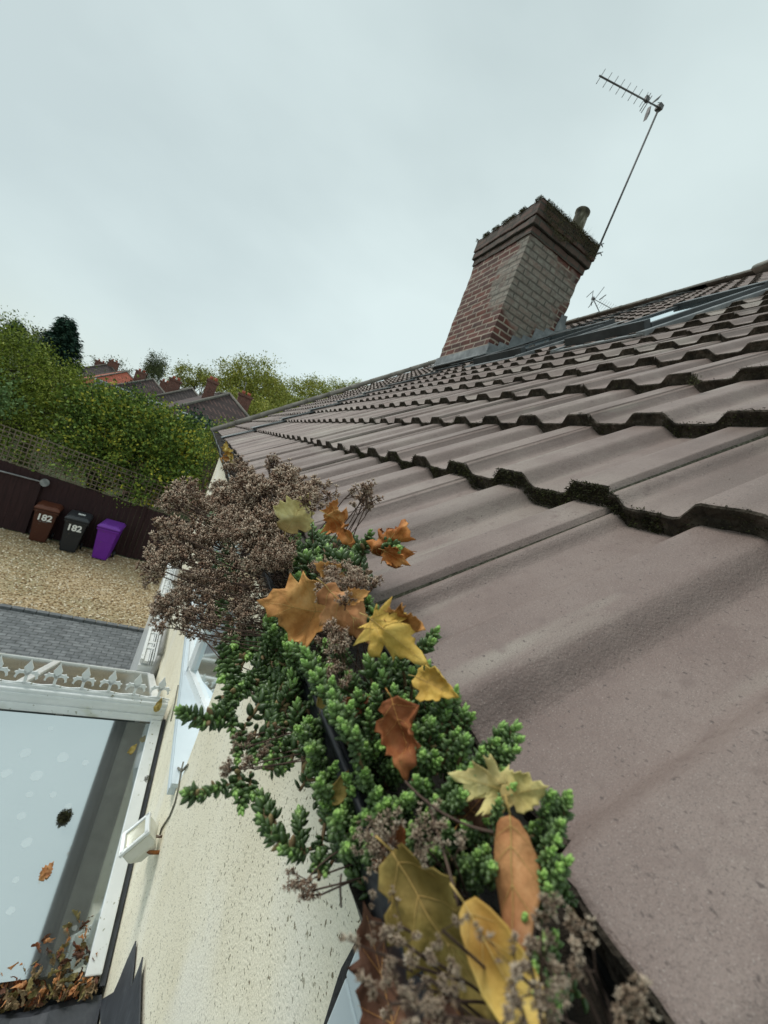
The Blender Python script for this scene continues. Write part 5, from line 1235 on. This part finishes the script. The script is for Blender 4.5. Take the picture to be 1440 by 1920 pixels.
def leafmesh(outline, seed, cu=0, cv=0, fold=0, ruff=.06, asym=.2, ec=.75):
    r = random.Random(seed)
    right = outline; left = [(-x*(1+r.uniform(-asym, asym)), y+r.uniform(-.02, .02)) for x, y in outline[1:-1]][::-1]
    raw = [(x*(1+r.uniform(-asym, asym)*.5), y) for x, y in right]+left
    pts = []
    for i in range(len(raw)):
        a = raw[i]; b = raw[(i+1) % len(raw)]; pts.append(a)
        pts.append(((a[0]+b[0])/2*(1-.03), (a[1]+b[1])/2)); 
    R = 9; n = len(pts); o1, o2 = r.random()*50, r.random()*50
    def defo(x, y, lift=0):
        z = -abs(x)*fold + ruff*noise.noise(Vector((x*2.2+o1, y*2.2, o2)))*1.6 + ruff*.5*noise.noise(Vector((x*6+o1, y*6, o2)))
        z += lift + ec*(x*x+.5*y*y)**1.3*(noise.noise(Vector((math.atan2(y, x)*.9+o1, o2, 0)))*2.2+.35)
        X, Z = x, z
        if cu: a = x*cu; X = math.sin(a)*(1/cu-z); Z = 1/cu-math.cos(a)*(1/cu-z)
        Y = y; Z2 = Z
        if cv: a = y*cv; Y = math.sin(a)*(1/cv-Z); Z2 = 1/cv-math.cos(a)*(1/cv-Z)
        return Vector((X, Y, Z2))
    vs = [defo(0, -.05)]; fs = []
    for k in range(1, R+1):
        f = k/R
        for x, y in pts: vs.append(defo(x*f, -.05+(y+.05)*f))
    for i in range(n): fs.append((0, 1+i, 1+(i+1) % n))
    for k in range(R-1):
        for i in range(n): a = 1+k*n; fs.append((a+i, a+n+i, a+n+(i+1) % n, a+(i+1) % n))
    return vs, fs, defo
def leaf(cx, cy, L, ang, outline, col, label, lift=.0, tilt=0, lean=0, seed=0, r=.055, pos=None, cat='leaf', group='fallen leaves in the gutter', veins=True, wid=1, **k):
    k['ruff'] = k.get('ruff', .06)*1.5; k['cu'] = k.get('cu', 0)*1.2
    """centre pixel, length in pixels, direction of the tip in the image (deg, 0 = right, 90 = up)"""
    P = pos if pos is not None else gut(cx, cy, r)
    dep = P.dot(F); s = L*dep/FPX/1.5
    vs, fs, defo = leafmesh(outline, seed or int(cx*7+cy), **k)
    tow = (-P).normalized(); rt = RT-tow*RT.dot(tow); rt.normalize(); up2 = tow.cross(rt)
    a = R_(ang); vdir = rt*math.cos(a)+up2*math.sin(a); udir = vdir.cross(tow)
    mt = Matrix((udir, vdir, tow)).transposed()
    mt = mt @ Matrix.Rotation(R_(tilt), 3, 'X') @ Matrix.Rotation(R_(lean), 3, 'Y')
    def T(v): return P + mt @ (Vector((v.x*wid, v.y-.2, v.z))*s)
    me = bpy.data.meshes.new('leaf'); me.from_pydata([T(v) for v in vs], [], fs); me.materials.append(LC[col] if isinstance(col, str) else col)
    for p in me.polygons: p.use_smooth = True
    o = bpy.data.objects.new('fallen_leaf', me); C.objects.link(o)
    so_ = o.modifiers.new('thickness', 'SOLIDIFY'); so_.thickness = .00035*max(1, s/.03)
    tag(o, label, cat, group)
    if veins:
        bm = B()
        tips = {id(MAPLE): [(0, .97), (.68, .10), (-.68, .10), (.47, -.28), (-.47, -.28), (.38, .46), (-.38, .46)], id(OVAL): [(0, .97), (.30, .45), (-.30, .45), (.33, .1), (-.33, .1), (.3, -.2), (-.3, -.2)], id(RAG): [(0, .95), (.45, .2), (-.45, .2), (.45, -.1), (-.45, -.1), (.2, .6), (-.2, .6)]}[id(outline)]
        for i, (x, y) in enumerate(tips):
            y0 = -.5 if i == 0 else (-.42 if outline is MAPLE else max(-.4, y-.3))
            ps = [T(defo(x*u, y0+(y-y0)*u, .012)) for u in [q/12 for q in range(12)]]
            w_ = VW*s*(1 if i == 0 else .6); tube(bm, ps, [w_*(1-.8*q/12) for q in range(12)], 5)
        if k.get('cv', 0) < 2: tube(bm, [T(defo(0, -.5)), T(defo(0, -.5)+Vector((.05, -.2, .05)))], .012*s, 5)
        me2 = bpy.data.meshes.new('vein'); bm.to_mesh(me2); bm.free(); me2.materials.append(VEIN if col not in ('rust', 'brown') else LC['tan']); vo = bpy.data.objects.new('vein', me2); C.objects.link(vo); vo.parent = o
    return o
leaf(556, 962, 88, 60, RAG, 'pale', 'pale yellow rounded leaf lying on the dry brown flowers', cu=.7, tilt=-15, r=.085, wid=1.25, ruff=.10)
leaf(648, 992, 105, -48, MAPLE, 'orange', 'crumpled orange-brown leaf just left of the orange leaf on the tile', cu=1.7, cv=.9, tilt=25, lean=25, r=.078, ruff=.16)
leaf(622, 955, 45, 60, RAG, 'orange', 'small orange leaf tip poking out right of the pale yellow leaf', cu=1.2, r=.078)
leaf(733, 1008, 108, 62, MAPLE, 'orange', 'crumpled bright orange leaf perched on the edge of the brown tile', cu=-1.6, cv=-1.2, tilt=20, lean=-20, r=.076, ruff=.18, seed=11)
leaf(742, 1045, 60, -30, MAPLE, 'orange', 'lower orange lobe folded under the bright orange leaf', cu=1.5, r=.072, ruff=.1)
leaf(617, 1072, 68, 150, RAG, 'tan', 'small pinkish tan leaf above the large tan leaf', cu=.8, tilt=20, r=.070)
leaf(560, 1140, 150, 172, RAG, 'tan', 'largest tan leaf, veined and half covered by dry stems, left of the folded tan leaf', cu=.9, cv=.5, tilt=-12, lean=8, r=.066, ruff=.11, wid=1.25, seed=5, fold=.15)
leaf(655, 1150, 150, -48, RAG, 'roll', 'folded salmon-tan leaf between the largest tan leaf and the yellow spiked leaf', cu=-1.9, cv=-.6, tilt=10, lean=-10, r=.066, ruff=.10, wid=1.0)
leaf(735, 1192, 150, -38, MAPLE, 'yellow', 'yellow spiked leaf lying against the brown tile', cu=-.9, cv=-.5, fold=.25, tilt=15, r=.070, ruff=.09, seed=21)
leaf(757, 1165, 85, -20, MAPLE, 'tan', 'small pale orange leaf curled behind the yellow spiked leaf', cu=1.6, tilt=25, r=.072, ruff=.15)
leaf(668, 1118, 55, 20, RAG, 'tan', 'small buff leaf right of the loose dead flower heads', cu=1.2, r=.072)
leaf(612, 1300, 60, 70, OVAL, 'olive', 'small olive-yellow leaf upright among the shoots below the tan leaf', cu=1.8, r=.064)
leaf(818, 1287, 110, -25, RAG, 'yellow', 'yellow-brown leaf edge showing beside the tile above the dark rust leaf', cu=1.4, tilt=35, r=.058, ruff=.1)
leaf(757, 1380, 150, -75, RAG, 'rust', 'dark rust leaf standing upright between green shoots', cu=1.5, cv=.6, lean=30, r=.054, ruff=.14, wid=1.1)
leaf(668, 1322, 60, 30, RAG, 'rust', 'small rust leaf half hidden left of the tallest stonecrop column', cu=.8, r=.052)
leaf(637, 1478, 62, 62, OVAL, 'olive', 'small rounded yellow-brown leaf at the gutter edge over the wall', cu=.9, r=.052, wid=1.1)
leaf(908, 1470, 120, 165, MAPLE, 'pale', 'pale yellow lobed leaf lying at the foot of the tile', cu=.5, tilt=-10, r=.050, ruff=.07, seed=31)
leaf(985, 1484, 95, 10, RAG, 'pale', 'right-hand pale yellow leaf half touching the tile beside the lobed one', cu=.7, tilt=10, r=.052, ruff=.08, wid=1.1)
leaf(962, 1670, 250, -100, OVAL, 'roll', 'tan leaf rolled into a tube at the right side of the gutter', cu=-2.5, cv=.3, lean=20, r=.050, ruff=.045, wid=.85, seed=43, veins=True, ec=.05)
leaf(825, 1745, 310, -52, RAG, 'olive', 'largest olive-yellow leaf at the bottom of the gutter, veins showing', cu=.9, cv=.25, lean=20, tilt=-8, r=.050, ruff=.06, wid=.80, seed=51)
leaf(955, 1850, 290, -60, OVAL, 'yellow', 'long yellow-buff leaf lying lowest, right of the olive leaf', cu=1.5, cv=.3, r=.054, ruff=.06, wid=.7, seed=52)
leaf(742, 1605, 110, 75, RAG, 'rust', 'rust-brown leaf under the rosette cluster', cu=.9, r=.046)
leaf(720, 1850, 240, 110, RAG, 'brown', 'very dark brown leaf under the blurred flower heads', cu=.8, r=.046, wid=.8)
leaf(900, 1500, 130, 40, RAG, 'brown', 'dark brown leaf buried below the pale lobed leaf', cu=.8, r=.038)
leaf(860, 1900, 200, 130, RAG, 'brown', 'dark wet leaf at the very bottom of the gutter', cu=.8, r=.044)
for i, (x, y, L, a, c_, lb) in enumerate(((423, 838, 22, 80, 'yellow', 'topmost of the golden leaves in the far end of the gutter'), (430, 850, 26, -60, 'yellow', 'middle golden leaf in the far end of the gutter'), (424, 860, 24, 20, 'tan', 'tan leaf lowest of those in the far end of the gutter'), (436, 866, 24, 120, 'pale', 'pale leaf beside the tile edge at the far end of the gutter'))):
    leaf(x, y, L, a, MAPLE, c_, lb, cu=1.4, r=.05, pos=atX(x, y, .13) if False else gut(x, y, .035), ruff=.15, veins=False)

# leaves in the box gutter at the foot of the conservatory roof: one mesh each, shared shapes
LC['heaptan'] = leafcol('old_tan_leaf', (.18, .12, .06), (.28, .20, .11), (.36, .28, .17)); LC['heapolive'] = leafcol('old_olive_leaf', (.14, .11, .04), (.23, .19, .07), (.34, .28, .12))
base_leaves = []
for i in range(8):
    vs, fs, _ = leafmesh(rnd.choice([MAPLE, RAG, OVAL]), 100+i, cu=rnd.uniform(.8, 2.4), cv=rnd.uniform(-.8, .8), ruff=.14)
    for c_ in ('heaptan', 'rust', 'heapolive', 'brown', 'roll'):
        me = bpy.data.meshes.new('small_leaf'); me.from_pydata([v*.055 for v in vs], [], fs); me.materials.append(LC[c_]); 
        for p in me.polygons: p.use_smooth = True
        base_leaves.append((c_, me))
q0 = f0+fd*LF
for i in range(298):
    x = .31-abs(rnd.gauss(0, .26)) if i % 4 else rnd.uniform(-.5, .31)
    back = rnd.random()**2.4
    hgt = .13*math.exp(-((x-.17)/.14)**2)+.05*math.exp(-((x+.10)/.10)**2)+.03
    up3 = back*(hgt/.13)*.28
    p = q0+Vector((x, -.055, -.05))-fd*up3*.8+fn*(.008+rnd.random()*(.028+.040*(hgt > .08))*(1-back*.6))
    c_, me = base_leaves[rnd.randrange(len(base_leaves))]
    if c_ in ('orange', 'rust') and rnd.random() < .75: c_, me = base_leaves[rnd.randrange(len(base_leaves))]
    o = bpy.data.objects.new('fallen_leaf', me); C.objects.link(o); o.location = p; o.rotation_euler = (rnd.uniform(0, 6.3), rnd.uniform(0, 6.3), rnd.uniform(0, 6.3)); sc = rnd.uniform(.38, .72); o.scale = (sc, sc, sc)
    tag(o, 'small curled brown or yellowish leaf in the heap at the foot of the conservatory glass', 'leaf', 'heap of leaves at the foot of the conservatory roof')
# things lying on the conservatory roof and tiles
leaf(88, 1633, 30, 70, RAG, 'roll', 'single tan leaf lying flat on the conservatory glass', pos=onglass(88, 1633, .012), cu=.6, group='loose leaves on the conservatory', veins=True)
leaf(297, 1322, 26, 75, OVAL, 'olive', 'small olive leaf on the white ridge beam near the wall', pos=atY(297, 1322, YR-.12), cu=.8, group='loose leaves on the conservatory', veins=False)
leaf(248, 1405, 22, 60, OVAL, 'olive', 'tiny green-yellow leaf on the glass near the white bar', pos=onglass(248, 1405, .01), cu=.8, group='loose leaves on the conservatory', veins=False)
def mosslump(p, r, name, label, n=500):
    global bm
    bm = B()
    for i in range(n):
        d = Vector((rnd.gauss(0, 1), rnd.gauss(0, 1), rnd.gauss(0, 1))).normalized(); mossblade(p+d*r*rnd.random()**.4*(1+.4*noise.noise(d*2)), d, r*.22)
    tag(obj(name, bm, M['moss']), label, 'moss')
mosslump(onglass(122, 1530, .018), .026, 'moss_lump', 'dark moss lump sitting on the conservatory glass', 1400)
mosslump(atX(277, 1460, .30), .016, 'moss_lump', 'small black moss lump on the white bar beside the wall', 250)
mosslump(atRoof(1300, 712, .012), .012, 'moss_lump', 'pale lichen crumb at the edge of a tile course on the right', 120)
# grit scattered over the near tiles
M['grit'] = mat('grit', [(.2, (.05, .04, .03)), (.5, (.16, .12, .09)), (.9, (.62, .58, .50))], .9, scale=3, island=True, nmix=.1)
bm = B()
def tileP(y, s, k=0):
    P0 = S1*(S0+GA*k)+N1*H0; return P0+YV*y+S2*s+N2*(-RIBH+RIBH*prof_h(y))
for i in range(900):
    k = rnd.choice((0, 0, 0, 1, 1, 2)); y = -.05+rnd.random()**1.5*1.2; s = rnd.uniform(.02, .29)
    if i % 2: y = round((y-.375)/PER)*PER+.375+PER/2+rnd.gauss(0, .012)
    p = tileP(y, s, k); r = rnd.uniform(.0003, .0010)*(1.6 if rnd.random() < .06 else 1)
    d1_ = Vector((rnd.gauss(0, 1), rnd.gauss(0, 1), rnd.gauss(0, 1))).normalized()*r; d2_ = d1_.orthogonal().normalized()*r*.6; t_ = p+N2*r*.8
    v = [bm.verts.new(q) for q in (p+d1_, p+d2_, p-d1_, p-d2_, t_)]
    for a in range(4): bm.faces.new((v[a], v[(a+1) % 4], v[4]))
o = obj('grit', bm, M['grit']); tag(o, 'fine grit and flakes scattered over the near brown tiles', 'grit', kind='stuff')
